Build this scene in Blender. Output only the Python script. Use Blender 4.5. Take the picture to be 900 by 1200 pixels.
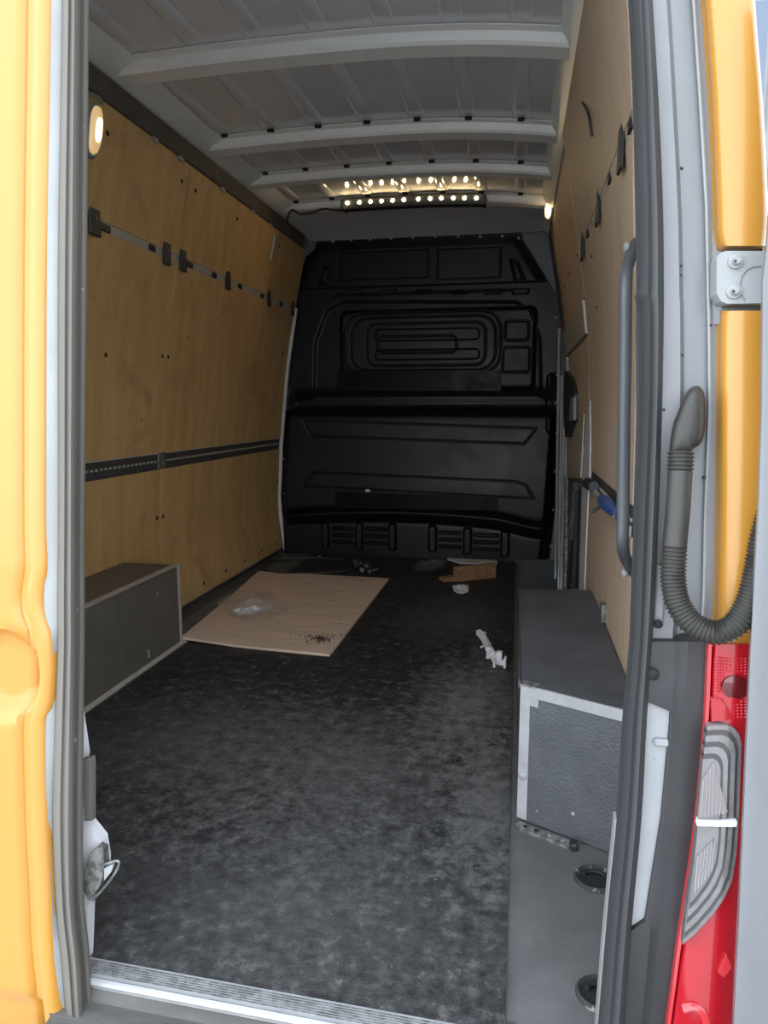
import bpy, math, random
import numpy as np
from mathutils import Matrix, Vector
random.seed(7); rng = np.random.default_rng(7)
for o in list(bpy.data.objects): bpy.data.objects.remove(o)
SC = bpy.context.scene; COL = SC.collection

# ---------------------------------------------------------------- camera
F = 830.0; VPX, VPY = 608.0, 478.0; H = 0.90          # focal length in px (900x1200 frame), vanishing point of the van's axis, eye above the load floor
A_ = np.array([VPX-450, 600-VPY, F]); A_ /= np.linalg.norm(A_)
U_ = np.array([0, A_[2], -A_[1]]); U_ /= np.linalg.norm(U_)
R_ = np.cross(U_, A_); R_ = R_ if R_[0] > 0 else -R_
cam = bpy.data.objects.new('camera', bpy.data.cameras.new('camera')); COL.objects.link(cam)
cam.data.sensor_fit = 'HORIZONTAL'; cam.data.sensor_width = 36; cam.data.lens = 36*F/900
cam.data.clip_start = 0.02
cx = Vector((R_[0], A_[0], U_[0])); cy = Vector((R_[1], A_[1], U_[1])); cz = -Vector((R_[2], A_[2], U_[2]))
M = Matrix((cx, cy, cz)).transposed().to_4x4(); M.translation = (0, 0, H)
cam.matrix_world = M; SC.camera = cam

# ---------------------------------------------------------------- world, exposure
W = bpy.data.worlds.new('world'); SC.world = W; W.use_nodes = True
wn = W.node_tree; wn.nodes.clear()
wo = wn.nodes.new('ShaderNodeOutputWorld'); bg = wn.nodes.new('ShaderNodeBackground')
tc = wn.nodes.new('ShaderNodeTexCoord'); sx = wn.nodes.new('ShaderNodeSeparateXYZ'); rp = wn.nodes.new('ShaderNodeValToRGB')
rp.color_ramp.elements[0].position = 0.0; rp.color_ramp.elements[0].color = (0.95, 0.97, 1.0, 1)
rp.color_ramp.elements[1].position = 1.0; rp.color_ramp.elements[1].color = (0.72, 0.84, 1.0, 1)
wn.links.new(tc.outputs['Generated'], sx.inputs[0]); wn.links.new(sx.outputs['Z'], rp.inputs[0])
wn.links.new(rp.outputs[0], bg.inputs[0]); wn.links.new(bg.outputs[0], wo.inputs[0])
bg.inputs[1].default_value = 1.0
SC.view_settings.view_transform = 'Standard'; SC.view_settings.look = 'None'
SC.view_settings.gamma = 1; SC.view_settings.exposure = 2.35; SC.view_settings.use_curve_mapping = False

# ---------------------------------------------------------------- pixel -> place
def ray(x, y):
    c = np.array([x-450, 600-y, F]); return np.array([c@R_, c@A_, c@U_])
O_ = np.array([0, 0, H])
def onZ(x, y, z): d = ray(x, y); return d*((z-H)/d[2])+O_
def onX(x, y, X): d = ray(x, y); return d*(X/d[0])+O_
def onY(x, y, Y): d = ray(x, y); return d*(Y/d[1])+O_
RY0, RYS = 0.91, 0.08                                   # the rear face of the body leans forward slightly
def Yr(z): return RY0+RYS*z
def onR(x, y, dy=0.0): d = ray(x, y); t = (RY0+RYS*H+dy)/(d[1]-RYS*d[2]); return d*t+O_
ZL = [-.3, 0, .28, .70, 1.12, 1.53, 1.83, 2.1]; PL = [-1.45, -1.455, -1.49, -1.465, -1.42, -1.35, -1.285, -1.22]
ZR = [-.3, 0, .25, .6, .96, 1.13, 1.44, 1.665, 1.85, 2.1]; PR = [.25, .25, .252, .254, .256, .245, .205, .16, .128, .08]
def XL(z): return float(np.interp(z, ZL, PL))
def XR(z): return float(np.interp(z, ZR, PR))
def Pf(side, z): return XL(z) if side < 0 else XR(z)

# ---------------------------------------------------------------- materials
MATS = {}
def nd(nt, t, **kw):
    n = nt.nodes.new(t)
    for k, v in kw.items(): setattr(n, k, v)
    return n
def mat(name, col, rough=.5, metal=0, col2=None, scale=8, stretch=(1, 1, 1), detail=6, lo=.35, hi=.65, bump=0, bscale=60, spec=.5, coat=0, emis=None, estr=0, alpha=1, trans=0, rvar=0, speck=None, speck_scale=40, speck_at=.7, col3=None, scale3=1.5, lo3=.5, hi3=.7):
    m = bpy.data.materials.new(name); m.use_nodes = True; nt = m.node_tree; nt.nodes.clear()
    out = nd(nt, 'ShaderNodeOutputMaterial'); b = nd(nt, 'ShaderNodeBsdfPrincipled'); nt.links.new(b.outputs[0], out.inputs[0])
    b.inputs['Base Color'].default_value = (*col, 1); b.inputs['Roughness'].default_value = rough; b.inputs['Metallic'].default_value = metal
    b.inputs['Specular IOR Level'].default_value = spec; b.inputs['Coat Weight'].default_value = coat
    b.inputs['Alpha'].default_value = alpha; b.inputs['Transmission Weight'].default_value = trans
    if emis: b.inputs['Emission Color'].default_value = (*emis, 1); b.inputs['Emission Strength'].default_value = estr
    if col2 or bump or speck or col3:
        geo = nd(nt, 'ShaderNodeNewGeometry'); mp = nd(nt, 'ShaderNodeMapping'); mp.inputs['Scale'].default_value = stretch
        nt.links.new(geo.outputs['Position'], mp.inputs[0])
        cur = None
        def mixin(a, colr, sc, l, h, det=6, mapped=True, dist=0):
            n = nd(nt, 'ShaderNodeTexNoise'); n.inputs['Scale'].default_value = sc; n.inputs['Detail'].default_value = det; n.inputs['Roughness'].default_value = .62; n.inputs['Distortion'].default_value = dist
            nt.links.new((mp.outputs[0] if mapped else geo.outputs['Position']), n.inputs[0])
            r = nd(nt, 'ShaderNodeMapRange'); r.inputs[1].default_value = l; r.inputs[2].default_value = h; nt.links.new(n.outputs[0], r.inputs[0])
            mx = nd(nt, 'ShaderNodeMix', data_type='RGBA'); nt.links.new(r.outputs[0], mx.inputs[0])
            if a is None: mx.inputs[6].default_value = (*col, 1)
            else: nt.links.new(a, mx.inputs[6])
            mx.inputs[7].default_value = (*colr, 1); return mx.outputs[2], r.outputs[0]
        if col2:
            cur, fac = mixin(cur, col2, scale, lo, hi, detail)
            if rvar:
                r2 = nd(nt, 'ShaderNodeMapRange'); r2.inputs[3].default_value = rough; r2.inputs[4].default_value = rough+rvar
                nt.links.new(fac, r2.inputs[0]); nt.links.new(r2.outputs[0], b.inputs['Roughness'])
        if col3: cur, _ = mixin(cur, col3, scale3, lo3, hi3, 8, False, .6)
        if speck: cur, _ = mixin(cur, speck, speck_scale, speck_at, speck_at+.04, 3, False)
        if cur is not None: nt.links.new(cur, b.inputs['Base Color'])
        if bump:
            n = nd(nt, 'ShaderNodeTexNoise'); n.inputs['Scale'].default_value = bscale; n.inputs['Detail'].default_value = 4
            nt.links.new(mp.outputs[0], n.inputs[0]); bp = nd(nt, 'ShaderNodeBump'); bp.inputs['Strength'].default_value = bump; bp.inputs['Distance'].default_value = .004
            nt.links.new(n.outputs[0], bp.inputs['Height']); nt.links.new(bp.outputs[0], b.inputs['Normal'])
    MATS[name] = m; return m
PLY = mat('plywood', (.55, .355, .15), .62, col2=(.45, .275, .105), scale=5, stretch=(3, 3, .35), lo=.38, hi=.68, bump=.12, bscale=30, col3=(.30, .185, .085), scale3=4.5, lo3=.56, hi3=.82, speck=(.16, .10, .05), speck_scale=19, speck_at=.72)  # warm flare tint put into the colour, more saturated than the right panels
PLYR = mat('plywood_pale', (.50, .385, .27), .6, col2=(.43, .32, .21), scale=5, stretch=(3, 3, .35), lo=.38, hi=.68, bump=.1, bscale=30)
SHEET = mat('floor_plywood', (.66, .50, .37), .7, col2=(.54, .40, .285), scale=6, stretch=(.5, 3, 1), lo=.4, hi=.7, bump=.15, bscale=30, col3=(.36, .25, .165), scale3=3.2, lo3=.56, hi3=.8, speck=(.12, .085, .06), speck_scale=26, speck_at=.7)
ROOF = mat('roof_paint_lightened', (.62, .63, .65), .10, col2=(.56, .565, .58), scale=3, lo=.4, hi=.7, coat=.3, spec=.5)  # same paint as the body, lightened to lift the dim interior
BOWP = mat('bow_paint', (.72, .72, .69), .35, col2=(.64, .64, .61), scale=4, lo=.4, hi=.7)
BODY = mat('body_grey_paint_darkened', (.18, .188, .20), .4, col2=(.156, .164, .17), scale=4, lo=.4, hi=.7, speck=(.12, .11, .1), speck_scale=60, speck_at=.74, bump=.04, bscale=20)  # same paint as the roof, darkened for the brighter daylight outside
PALE = mat('pale_body_paint', (.28, .29, .295), .45, col2=(.23, .24, .235), scale=6)
WHITE = mat('white_paint', (.30, .31, .325), .45, col2=(.25, .26, .265), scale=9, speck=(.1, .09, .08), speck_scale=70, speck_at=.72)
YEL = mat('yellow_paint', (.42, .198, .027), .32, col2=(.40, .187, .025), scale=2, coat=.35)
YELD = mat('yellow_paint_dirty', (.42, .198, .027), .34, col2=(.405, .19, .026), scale=3, coat=.3, speck=(.3, .16, .04), speck_scale=45, speck_at=.76)
SEAL = mat('seal_rubber', (.042, .044, .047), .55, col2=(.033, .0345, .036), scale=7, stretch=(1, 1, .3), bump=.05, bscale=30)
SEALB = mat('sheen_seal_rubber', (.13, .122, .105), .62, col2=(.105, .098, .084), scale=9, stretch=(1, 1, .25), speck=(.33, .31, .28), speck_scale=60, speck_at=.73)  # base tone lightened to hold the reflection on the rubber; pale specks
BULK = mat('bulkhead_plastic', (.0048, .0051, .006), .40, col2=(.0066, .007, .0083), scale=5, lo=.4, hi=.7, rvar=.12, bump=.03, bscale=90, spec=.36)
GLOSS = mat('gloss_black_film', (.004, .004, .0045), .3, col2=(.006, .006, .007), scale=12, rvar=.2, spec=.12)
BLKP = mat('black_plastic', (.018, .019, .0205), .5, col2=(.025, .026, .028), scale=10, bump=.04, bscale=80)
DKBR = mat('dark_trunking', (.065, .056, .045), .7, col2=(.11, .093, .07), scale=9, lo=.4, hi=.75)
MAT_ = mat('floor_rubber', (.008, .0085, .010), .62, col2=(.066, .066, .067), scale=55, detail=12, lo=.43, hi=.72, rvar=.2, bump=.4, bscale=300, col3=(.007, .0075, .009), scale3=11, lo3=.42, hi3=.62, speck=(.24, .235, .22), speck_scale=80, speck_at=.70)
FLOORG = mat('grey_deck', (.088, .088, .087), .66, col2=(.12, .12, .117), scale=8, lo=.4, hi=.7, bump=.25, bscale=260, col3=(.19, .185, .175), scale3=4, lo3=.58, hi3=.8, speck=(.03, .03, .03), speck_scale=40, speck_at=.74)
BOXR = mat('grey_hex_ply', (.062, .066, .075), .5, col2=(.085, .09, .10), scale=10, bump=.55, bscale=170, speck=(.22, .22, .22), speck_scale=50, speck_at=.75)
BOXT = mat('grey_hex_ply_top', (.058, .061, .069), .55, col2=(.088, .09, .098), scale=7, bump=.2, bscale=200, speck=(.25, .25, .25), speck_scale=38, speck_at=.735)
BOXL = mat('brown_grey_ply', (.10, .09, .073), .6, col2=(.125, .113, .092), scale=9, bump=.2, bscale=200, speck=(.3, .27, .22), speck_scale=30, speck_at=.76)
ALU = mat('aluminium', (.62, .63, .64), .38, .85, col2=(.5, .5, .5), scale=20, rvar=.15)
ALUM = mat('matt_aluminium', (.40, .41, .42), .5, .25, col2=(.33, .335, .34), scale=20)
STEEL = mat('dull_steel', (.30, .30, .29), .45, .5, col2=(.13, .13, .12), scale=60, lo=.42, hi=.58)
RAILG = mat('grey_rail', (.44, .40, .34), .5, .1, col2=(.36, .325, .28), scale=15)
RAILD = mat('dark_rail', (.06, .056, .052), .55, .2, col2=(.08, .075, .068), scale=14)
HOLE = mat('hole_black', (.01, .01, .01), .8)
HOSE = mat('hose_rubber', (.022, .0212, .0185), .5, col2=(.031, .0295, .025), scale=12)
HANDLE = mat('handle_plastic', (.075, .078, .09), .42, col2=(.09, .092, .10), scale=9)
RED = mat('red_lens', (.36, .005, .012), .14, col2=(.31, .004, .01), scale=7, coat=.6)
REDD = mat('dark_red_lens', (.09, .004, .006), .16, coat=.5)
REDL = mat('light_red_lens', (.48, .03, .036), .2, coat=.5)
CLR = mat('clear_lens', (.21, .20, .20), .15, .3, col2=(.15, .143, .143), scale=30, coat=.6)
CLRD = mat('smoky_lens', (.05, .046, .046), .18, .3, coat=.6)
CHROME = mat('lens_chrome', (.22, .19, .19), .25, .3)
BLUE = mat('blue_plastic', (.03, .07, .22), .4)
PAPER = mat('white_paper', (.72, .72, .72), .7, col2=(.62, .62, .62), scale=30)
WOOD = mat('block_wood', (.30, .165, .07), .7, col2=(.19, .10, .045), scale=8, stretch=(1, 6, 6))
POLY = mat('clear_polythene', (.70, .66, .60), .22, alpha=.20, coat=.5)
POLYD = mat('dark_polythene', (.3, .3, .31), .2, alpha=.16, coat=.6)
LEAF = mat('leaf_green', (.22, .30, .02), .6)
STEP = mat('step_plastic', (.05, .049, .045), .65, col2=(.12, .117, .108), scale=6, stretch=(.35, 2.2, 1), lo=.42, hi=.68, bump=.2, bscale=60)
CONC = mat('concrete', (.44, .435, .425), .85, col2=(.36, .36, .35), scale=30, bump=.3, bscale=200)  # unseen ground, brightened to bounce light up into the roof
LED = mat('led_emitter', (1, .8, .5), .4, emis=(1, .72, .36), estr=18)
DOME = mat('dome_lens', (.9, .8, .6), .3, emis=(1, .66, .25), estr=1.4)
DOMEC = mat('dome_diffuser', (.75, .66, .5), .3, coat=.3, emis=(1, .62, .22), estr=.10)
LWHITE = mat('lifted_white', (.62, .62, .63), .45, col2=(.52, .52, .53), scale=9)  # white paint lightened because less light reaches the latch
GRIME = mat('grime', (.03, .028, .025), .85, col2=(.26, .25, .23), scale=45, lo=.56, hi=.64)
DARKP = mat('inner_sliding_door', (.10, .10, .10), .55, col2=(.15, .15, .15), scale=6)

def dust(m, spots, colr):                                  # dust scuffed into the mat in a few worn places (centre, radii in metres)
    nt = m.node_tree; b = next(n for n in nt.nodes if n.type == 'BSDF_PRINCIPLED'); geo = next(n for n in nt.nodes if n.type == 'NEW_GEOMETRY')
    n1 = nd(nt, 'ShaderNodeTexNoise'); n1.inputs['Scale'].default_value = 26; n1.inputs['Detail'].default_value = 12; n1.inputs['Roughness'].default_value = .75; nt.links.new(geo.outputs['Position'], n1.inputs[0])
    for (x, y, rx, ry, k) in spots:
        mp = nd(nt, 'ShaderNodeMapping'); mp.vector_type = 'TEXTURE'; mp.inputs['Location'].default_value = (x, y, 0); mp.inputs['Scale'].default_value = (rx, ry, 1); nt.links.new(geo.outputs['Position'], mp.inputs[0])
        gr = nd(nt, 'ShaderNodeTexGradient', gradient_type='SPHERICAL'); nt.links.new(mp.outputs[0], gr.inputs[0])
        m1 = nd(nt, 'ShaderNodeMath', operation='MULTIPLY_ADD'); m1.inputs[1].default_value = 2.6; m1.inputs[2].default_value = -1.3; nt.links.new(n1.outputs[0], m1.inputs[0])
        m2 = nd(nt, 'ShaderNodeMath', operation='ADD'); nt.links.new(gr.outputs['Fac'], m2.inputs[0]); nt.links.new(m1.outputs[0], m2.inputs[1])
        ad = nd(nt, 'ShaderNodeMapRange'); ad.inputs[1].default_value = .15; ad.inputs[2].default_value = 1.0; ad.inputs[4].default_value = k; nt.links.new(m2.outputs[0], ad.inputs[0])
        mx = nd(nt, 'ShaderNodeMix', data_type='RGBA'); nt.links.new(ad.outputs[0], mx.inputs[0]); old = b.inputs['Base Color'].links[0].from_socket; nt.links.new(old, mx.inputs[6]); mx.inputs[7].default_value = (*colr, 1); nt.links.new(mx.outputs[2], b.inputs['Base Color'])
dust(MAT_, [(-.13, 2.10, .26, .60, .95), (-.4, 1.15, .9, .5, .35), (-.85, 1.7, .6, .6, .45), (-.40, 1.65, .6, .6, .45), (-.05, 1.55, .14, .5, .7), (-.25, 3.0, .35, .6, .35)], (.14, .136, .128))

# ---------------------------------------------------------------- mesh helpers
class MB:
    def __init__(s): s.v = []; s.f = []
    def add(s, vs, fs):
        n = len(s.v); s.v += [tuple(map(float, p)) for p in vs]; s.f += [tuple(i+n for i in f) for f in fs]; return s
    def box(s, x0, x1, y0, y1, z0, z1):
        return s.add([(x, y, z) for x in (x0, x1) for y in (y0, y1) for z in (z0, z1)], [(0, 1, 3, 2), (4, 6, 7, 5), (0, 4, 5, 1), (2, 3, 7, 6), (0, 2, 6, 4), (1, 5, 7, 3)])
    def bbox(s, x0, x1, y0, y1, z0, z1, b=.003):          # box with chamfered edges
        c = np.array([(x0+x1)/2, (y0+y1)/2, (z0+z1)/2]); h = np.array([abs(x1-x0), abs(y1-y0), abs(z1-z0)])/2; b = min(b, h.min()*.6)
        return s.obox(c, np.eye(3), h, b)
    def obox(s, c, ax, h, b=0):                           # oriented box, ax rows = axes, half sizes h, chamfer b
        c = np.array(c, float); ax = np.array(ax, float); n0 = len(s.v); idx = {}; vs = []; fs = []
        for sx_ in (-1, 1):
            for sy_ in (-1, 1):
                for sz_ in (-1, 1):
                    sg = np.array([sx_, sy_, sz_])
                    for k in range(3):
                        p = h-b; p = np.where(np.arange(3) == k, h, p); idx[(sx_, sy_, sz_, k)] = len(vs); vs.append(c+(sg*p)@ax)
        S = (-1, 1)
        for k in range(3):
            i, j = [q for q in range(3) if q != k]
            for sg in S:
                f = []
                for a, bb in ((-1, -1), (1, -1), (1, 1), (-1, 1)):
                    q = [0, 0, 0]; q[k] = sg; q[i] = a; q[j] = bb; f.append(idx[(*q, k)])
                fs.append(tuple(f))
        if b > 0:
            for k in range(3):
                i, j = [q for q in range(3) if q != k]
                for a in S:
                    for bb in S:
                        q0 = [0]*3; q0[i] = a; q0[j] = bb; q1 = list(q0); q0[k] = -1; q1[k] = 1
                        fs.append((idx[(*q0, i)], idx[(*q1, i)], idx[(*q1, j)], idx[(*q0, j)]))
            for a in S:
                for bb in S:
                    for cc in S: fs.append(tuple(idx[(a, bb, cc, k)] for k in range(3)))
        return s.add(vs, fs)
    def grid(s, P, closed_u=False):                       # P[row][col] points
        R = len(P); C = len(P[0]); vs = [p for r in P for p in r]; fs = []
        for i in range(R-1):
            for j in range(C-1+(1 if closed_u else 0)): fs.append((i*C+j, i*C+(j+1) % C, (i+1)*C+(j+1) % C, (i+1)*C+j))
        return s.add(vs, fs)
    def solid(s, P, off):                                 # grid closed into a slab; off = vector or function(point)->vector
        R = len(P); C = len(P[0]); Fp = [np.array(p, float) for r in P for p in r]
        Bp = [p+(np.array(off(p)) if callable(off) else np.array(off)) for p in Fp]; N = R*C; fs = []
        for i in range(R-1):
            for j in range(C-1):
                a, b, c, d = i*C+j, i*C+j+1, (i+1)*C+j+1, (i+1)*C+j; fs.append((a, b, c, d)); fs.append((d+N, c+N, b+N, a+N))
        ring = [j for j in range(C)]+[i*C+C-1 for i in range(1, R)]+[(R-1)*C+j for j in range(C-2, -1, -1)]+[i*C for i in range(R-2, 0, -1)]
        for k in range(len(ring)):
            a, b = ring[k], ring[(k+1) % len(ring)]; fs.append((b, a, a+N, b+N))
        return s.add(Fp+Bp, fs)
    def prism(s, poly, off):                              # planar polygon (3d points) extruded by off
        n = len(poly); P = [np.array(p, float) for p in poly]; Q = [p+np.array(off, float) for p in P]
        return s.add(P+Q, [tuple(range(n)), tuple(range(2*n-1, n-1, -1))]+[((k+1) % n, k, k+n, (k+1) % n+n) for k in range(n)])
    def tube(s, pts, r, n=10, cap=True):
        pts = [np.array(p, float) for p in pts]; K = len(pts); rs = r if hasattr(r, '__len__') else [r]*K
        t0 = pts[1]-pts[0]; t0 /= np.linalg.norm(t0); up = np.array([0, 0, 1.]) if abs(t0[2]) < .9 else np.array([1., 0, 0]); nn = np.cross(t0, up); nn /= np.linalg.norm(nn); rings = []
        for k in range(K):
            t = pts[min(k+1, K-1)]-pts[max(k-1, 0)]; t /= (np.linalg.norm(t)+1e-12); nn = nn-t*(nn@t); nn /= np.linalg.norm(nn); b = np.cross(t, nn)
            rings.append([pts[k]+rs[k]*(math.cos(2*math.pi*q/n)*nn+math.sin(2*math.pi*q/n)*b) for q in range(n)])
        n0 = len(s.v); s.grid(rings, True)
        if cap: s.f.append(tuple(n0+q for q in range(n-1, -1, -1))); s.f.append(tuple(n0+(K-1)*n+q for q in range(n)))
        return s
    def lathe(s, c, ax, prof, n=16):                      # prof = [(radius, height)] along axis ax from c
        c = np.array(c, float); ax = np.array(ax, float); ax /= np.linalg.norm(ax); up = np.array([0, 0, 1.]) if abs(ax[2]) < .9 else np.array([1., 0, 0]); e = np.cross(ax, up); e /= np.linalg.norm(e); g = np.cross(ax, e)
        n0 = len(s.v); s.grid([[c+ax*h+r*(math.cos(2*math.pi*q/n)*e+math.sin(2*math.pi*q/n)*g) for q in range(n)] for r, h in prof], True)
        s.f.append(tuple(n0+q for q in range(n-1, -1, -1))); k = len(prof)-1; s.f.append(tuple(n0+k*n+q for q in range(n))); return s
    def build(s, name, m, parent=None, smooth=False, ang=35):
        V = np.array(s.v); c = (V.min(0)+V.max(0))/2
        me = bpy.data.meshes.new(name); me.from_pydata([tuple(p) for p in V-c], [], s.f); me.update()
        import bmesh
        b = bmesh.new(); b.from_mesh(me); bmesh.ops.recalc_face_normals(b, faces=b.faces); b.to_mesh(me); b.free()
        me.materials.append(m)
        if smooth:
            me.polygons.foreach_set('use_smooth', [True]*len(me.polygons))
            me.set_sharp_from_angle(angle=math.radians(ang))
        o = bpy.data.objects.new(name, me); COL.objects.link(o)
        if parent is not None: o.parent = parent; o.location = Vector(c)-WL[parent.name]
        else: o.location = c
        WL[o.name] = Vector(c); return o
WL = {}                                                    # world place of every object built
def tag(o, label, cat, group=None, kind=None):
    o['label'] = label; o['category'] = cat
    if group: o['group'] = group
    if kind: o['kind'] = kind
    return o
def thing(name, loc, label, cat, group=None, kind=None):
    o = bpy.data.objects.new(name, None); COL.objects.link(o); o.location = loc; o.empty_display_size = .05; WL[o.name] = Vector(loc)
    return tag(o, label, cat, group, kind)
def put(src, parent, p):                                   # one more of a piece, sharing its mesh, centred at p
    o = src.copy(); COL.objects.link(o); o.parent = parent; o.location = Vector(p)-WL[parent.name]; WL[o.name] = Vector(p); return o
def spline(pts, n=8):                                      # Catmull-Rom through points
    P = [np.array(p, float) for p in pts]; P = [2*P[0]-P[1]]+P+[2*P[-1]-P[-2]]; out = []
    for i in range(1, len(P)-2):
        for k in range(n):
            t = k/n; a, b, c, d = P[i-1:i+3]; out.append(.5*((2*b)+(c-a)*t+(2*a-5*b+4*c-d)*t*t+(3*b-a-3*c+d)*t**3))
    out.append(P[-2]); return out
def wslab(side, y0, y1, z0, z1, inn, out, nz=8, ny=2):     # slab that follows a side wall; inn/out measured into the cargo space from the panel face
    zs = np.linspace(z0, z1, nz); ys = np.linspace(y0, y1, ny); s = -side
    return MB().solid([[(Pf(side, z)+s*inn, y, z) for y in ys] for z in zs], (s*(out-inn), 0, 0))
def wpt(side, x, y, inn=0):                                # pixel -> point on a side wall's panel face
    z = 1.0
    for _ in range(25):
        p = onX(x, y, Pf(side, z)-side*inn); z = p[2]
    return p
def loft(rows, dys, dense=6):                              # rows: (pixel y, pixel xs) on the rear face, dys: depth of each column
    ys = [r[0] for r in rows]; X = np.array([r[1] for r in rows], float)
    if dense:
        yy = sorted(set(list(np.linspace(ys[0], ys[-1], dense*len(ys)))+ys))
        P = [spline([(y, *x) for y, x in zip(ys, X)], dense)][0]
        rows = [(p[0], p[1:]) for p in P]
    return [[onR(x, y, d) for x, d in zip(xs, dys)] for y, xs in rows]

# ================================================================= THE SETTING
g = MB().box(-14, 14, -14, 22, -.72, -.64).build('ground', CONC); tag(g, 'grey asphalt ground under the van, brightened to bounce light', 'ground', kind='structure')

# floor: deck with a lower step well by the sliding door
floor = thing('floor', (-.6, 2.5, -.03), 'worn grey load floor of the van', 'floor', kind='structure')
MB().box(-1.52, .02, .955, 4.385, -.05, -.006).build('deck', FLOORG, floor)
MB().box(.02, .30, .916, 2.42, -.05, -.004).build('deck', FLOORG, floor)
MB().box(.02, .30, 2.42, 4.385, -.28, -.25).build('step_well', BLKP, floor)
MB().box(.0, .30, 4.16, 4.18, -.25, .02).build('step_end', BLKP, floor)
MB().box(.02, .30, 2.405, 2.42, -.25, -.051).build('step_riser', BLKP, floor)

# side walls: shells, plywood panels, rails
SEAMY = 2.742; BK = 4.31
wl = wslab(-1, 1.13, 4.40, -.28, 2.02, -.028, -.06, 14).build('wall_left', BODY, None, True); tag(wl, 'left side wall of the van lined with plywood panels', 'wall', kind='structure')
wr = wslab(1, 1.13, 4.40, -.28, 2.02, -.028, -.06, 14).build('wall_right', BODY, None, True); tag(wr, 'right side wall of the van lined with plywood panels', 'wall', kind='structure')
wslab(-1, 1.13, 4.40, -.28, 2.02, -.10, -.12, 6).build('outer_skin', YEL, wl, True)
wslab(1, 1.13, 4.40, -.28, 2.02, -.085, -.10, 6).build('outer_skin', YEL, wr, True)
def bolts(parent, side, pts, r=.009, m=HOLE):
    src = None
    for x, y in pts:
        p = wpt(side, x, y)
        if src is None: src = MB().lathe(p-np.array([-side*.003, 0, 0]), (-side, 0, 0), [(r, 0), (r, .004), (r*.7, .006), (r*.3, .0065)], 10).build('bolt', m, parent)
        else: put(src, parent, p)
TOPZ = 1.835
LA0, LA1, LB0, LB1 = 1.05, SEAMY-.003, SEAMY+.003, BK-.03
UR0, UR1 = 1.475, 1.505; LR0, LR1 = .645, .715
PAN = {}
for k, (z0, z1) in dict(b=(.02, LR0), m=(LR1, UR0), t=(UR1, TOPZ)).items():
    for c, (y0, y1) in dict(A=(LA0, LA1), B=(LB0, LB1)).items():
        PAN[c+k] = wslab(-1, y0, y1, z0, z1, 0, -.012, 7).build('plywood_panel', PLY, wl)
bolts(PAN['Am'], -1, [(190, 417), (124, 416)]); bolts(PAN['Bm'], -1, [(197, 418), (331, 415)])
bolts(PAN['Ab'], -1, [(184, 607)]); bolts(PAN['Bb'], -1, [(191, 605), (239, 684), (265, 669), (287, 657), (307, 645), (325, 564), (324, 599), (324, 637)])
bolts(PAN['At'], -1, [(213, 212), (126, 156)]); bolts(PAN['Bt'], -1, [(229, 223), (278, 256), (327, 288)])
# lower rail (dark, perforated) and its join plate
for y0, y1 in ((LA0, SEAMY-.03), (SEAMY+.035, BK-.06)):
    r_ = wslab(-1, y0, y1, LR0+.001, LR1-.001, -.003, -.012, 2).build('lashing_rail', RAILD, wl)
    h = MB(); y = y0+.02
    while y < y1-.02:
        x = XL(.68)+.0022-.005; h.box(x, x+.004, y, y+.012, .676, .684); y += .03
    h.build('slot_row', RAILG, r_)['kind'] = 'stuff'
    MB().box(XL(.71)-.003, XL(.71)+.002, y0, y1, LR1-.005, LR1+.0).build('rail_lip', RAILG, r_)
MB().bbox(XL(.68)-.004, XL(.68)+.004, SEAMY-.028, SEAMY+.033, .648, .712).build('join_plate', STEEL, wl)
# upper rail (grey strip with black clips and slots)
for y0, y1 in ((LA0, SEAMY-.005), (SEAMY+.005, BK-.03)):
    ur = wslab(-1, y0, y1, UR0+.001, UR1-.001, -.002, -.012, 2).build('upper_rail', RAILG, wl)
    for (x, y, w) in [(110, 252, .07), (195, 291, .062), (214, 299, .062), (267, 323, .052), (315, 345, .05), (343, 357, .05)]:
        p = wpt(-1, x, y)
        if not y0 < p[1] < y1: continue
        p[2] = 1.49; X = XL(1.49)
        cl = MB().obox((X+.004, p[1], 1.49), np.eye(3), np.array([.005, w/2*.92, .043]), .004).build('rail_clip', BLKP, ur)
        MB().lathe((X+.0105, p[1], 1.50), (1, 0, 0), [(.006, 0), (.006, .003), (.003, .004)], 8).build('rivet', STEEL, cl)
        if x in (110, 214): MB().bbox(X-.002, X+.008, p[1]+w/2-.005, p[1]+w/2+.055, 1.474, 1.498).build('clip_tongue', BLKP, cl)
    src = None
    for x, y in [(179, 285), (252, 316), (282, 331), (308, 342), (330, 352)]:
        p = wpt(-1, x, y)
        if not y0 < p[1] < y1: continue
        src = MB().box(XL(1.49)-.003, XL(1.49)+.0015, p[1]-.022, p[1]+.022, 1.478, 1.5).build('slot', HOLE, ur)
# cant rail: dark trunking between plywood and roof
ct = MB().solid([[(-1.292, y, 1.832), (-1.274, y, 1.84), (-1.266, y, 1.905), (-1.285, y, 1.918)] for y in np.linspace(1.02, 4.2, 5)], (-.05, 0, .02)).build('cable_trunking', DKBR, wl, True)
src = None
for x, y in [(182, 165), (212, 190), (260, 232), (296, 250), (318, 262)]:
    p = wpt(-1, x, y, .005); p[2] = TOPZ-.006
    k = MB().obox((XL(1.83)+.006, p[1], 1.832), np.eye(3), np.array([.003, .02, .010]), .002).build('tape_patch', PALE if x < 300 else RAILG, wl) if src is None else put(src, wl, (XL(1.83)+.006, p[1], 1.832)); src = src or k
MB().solid([[(-1.455, y, 0), (-1.42, y, .002), (-1.405, y, -.002)] for y in (2.47, 4.15)], (0, 0, -.006)).build('kick_strip', RAILD, wl)

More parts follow.
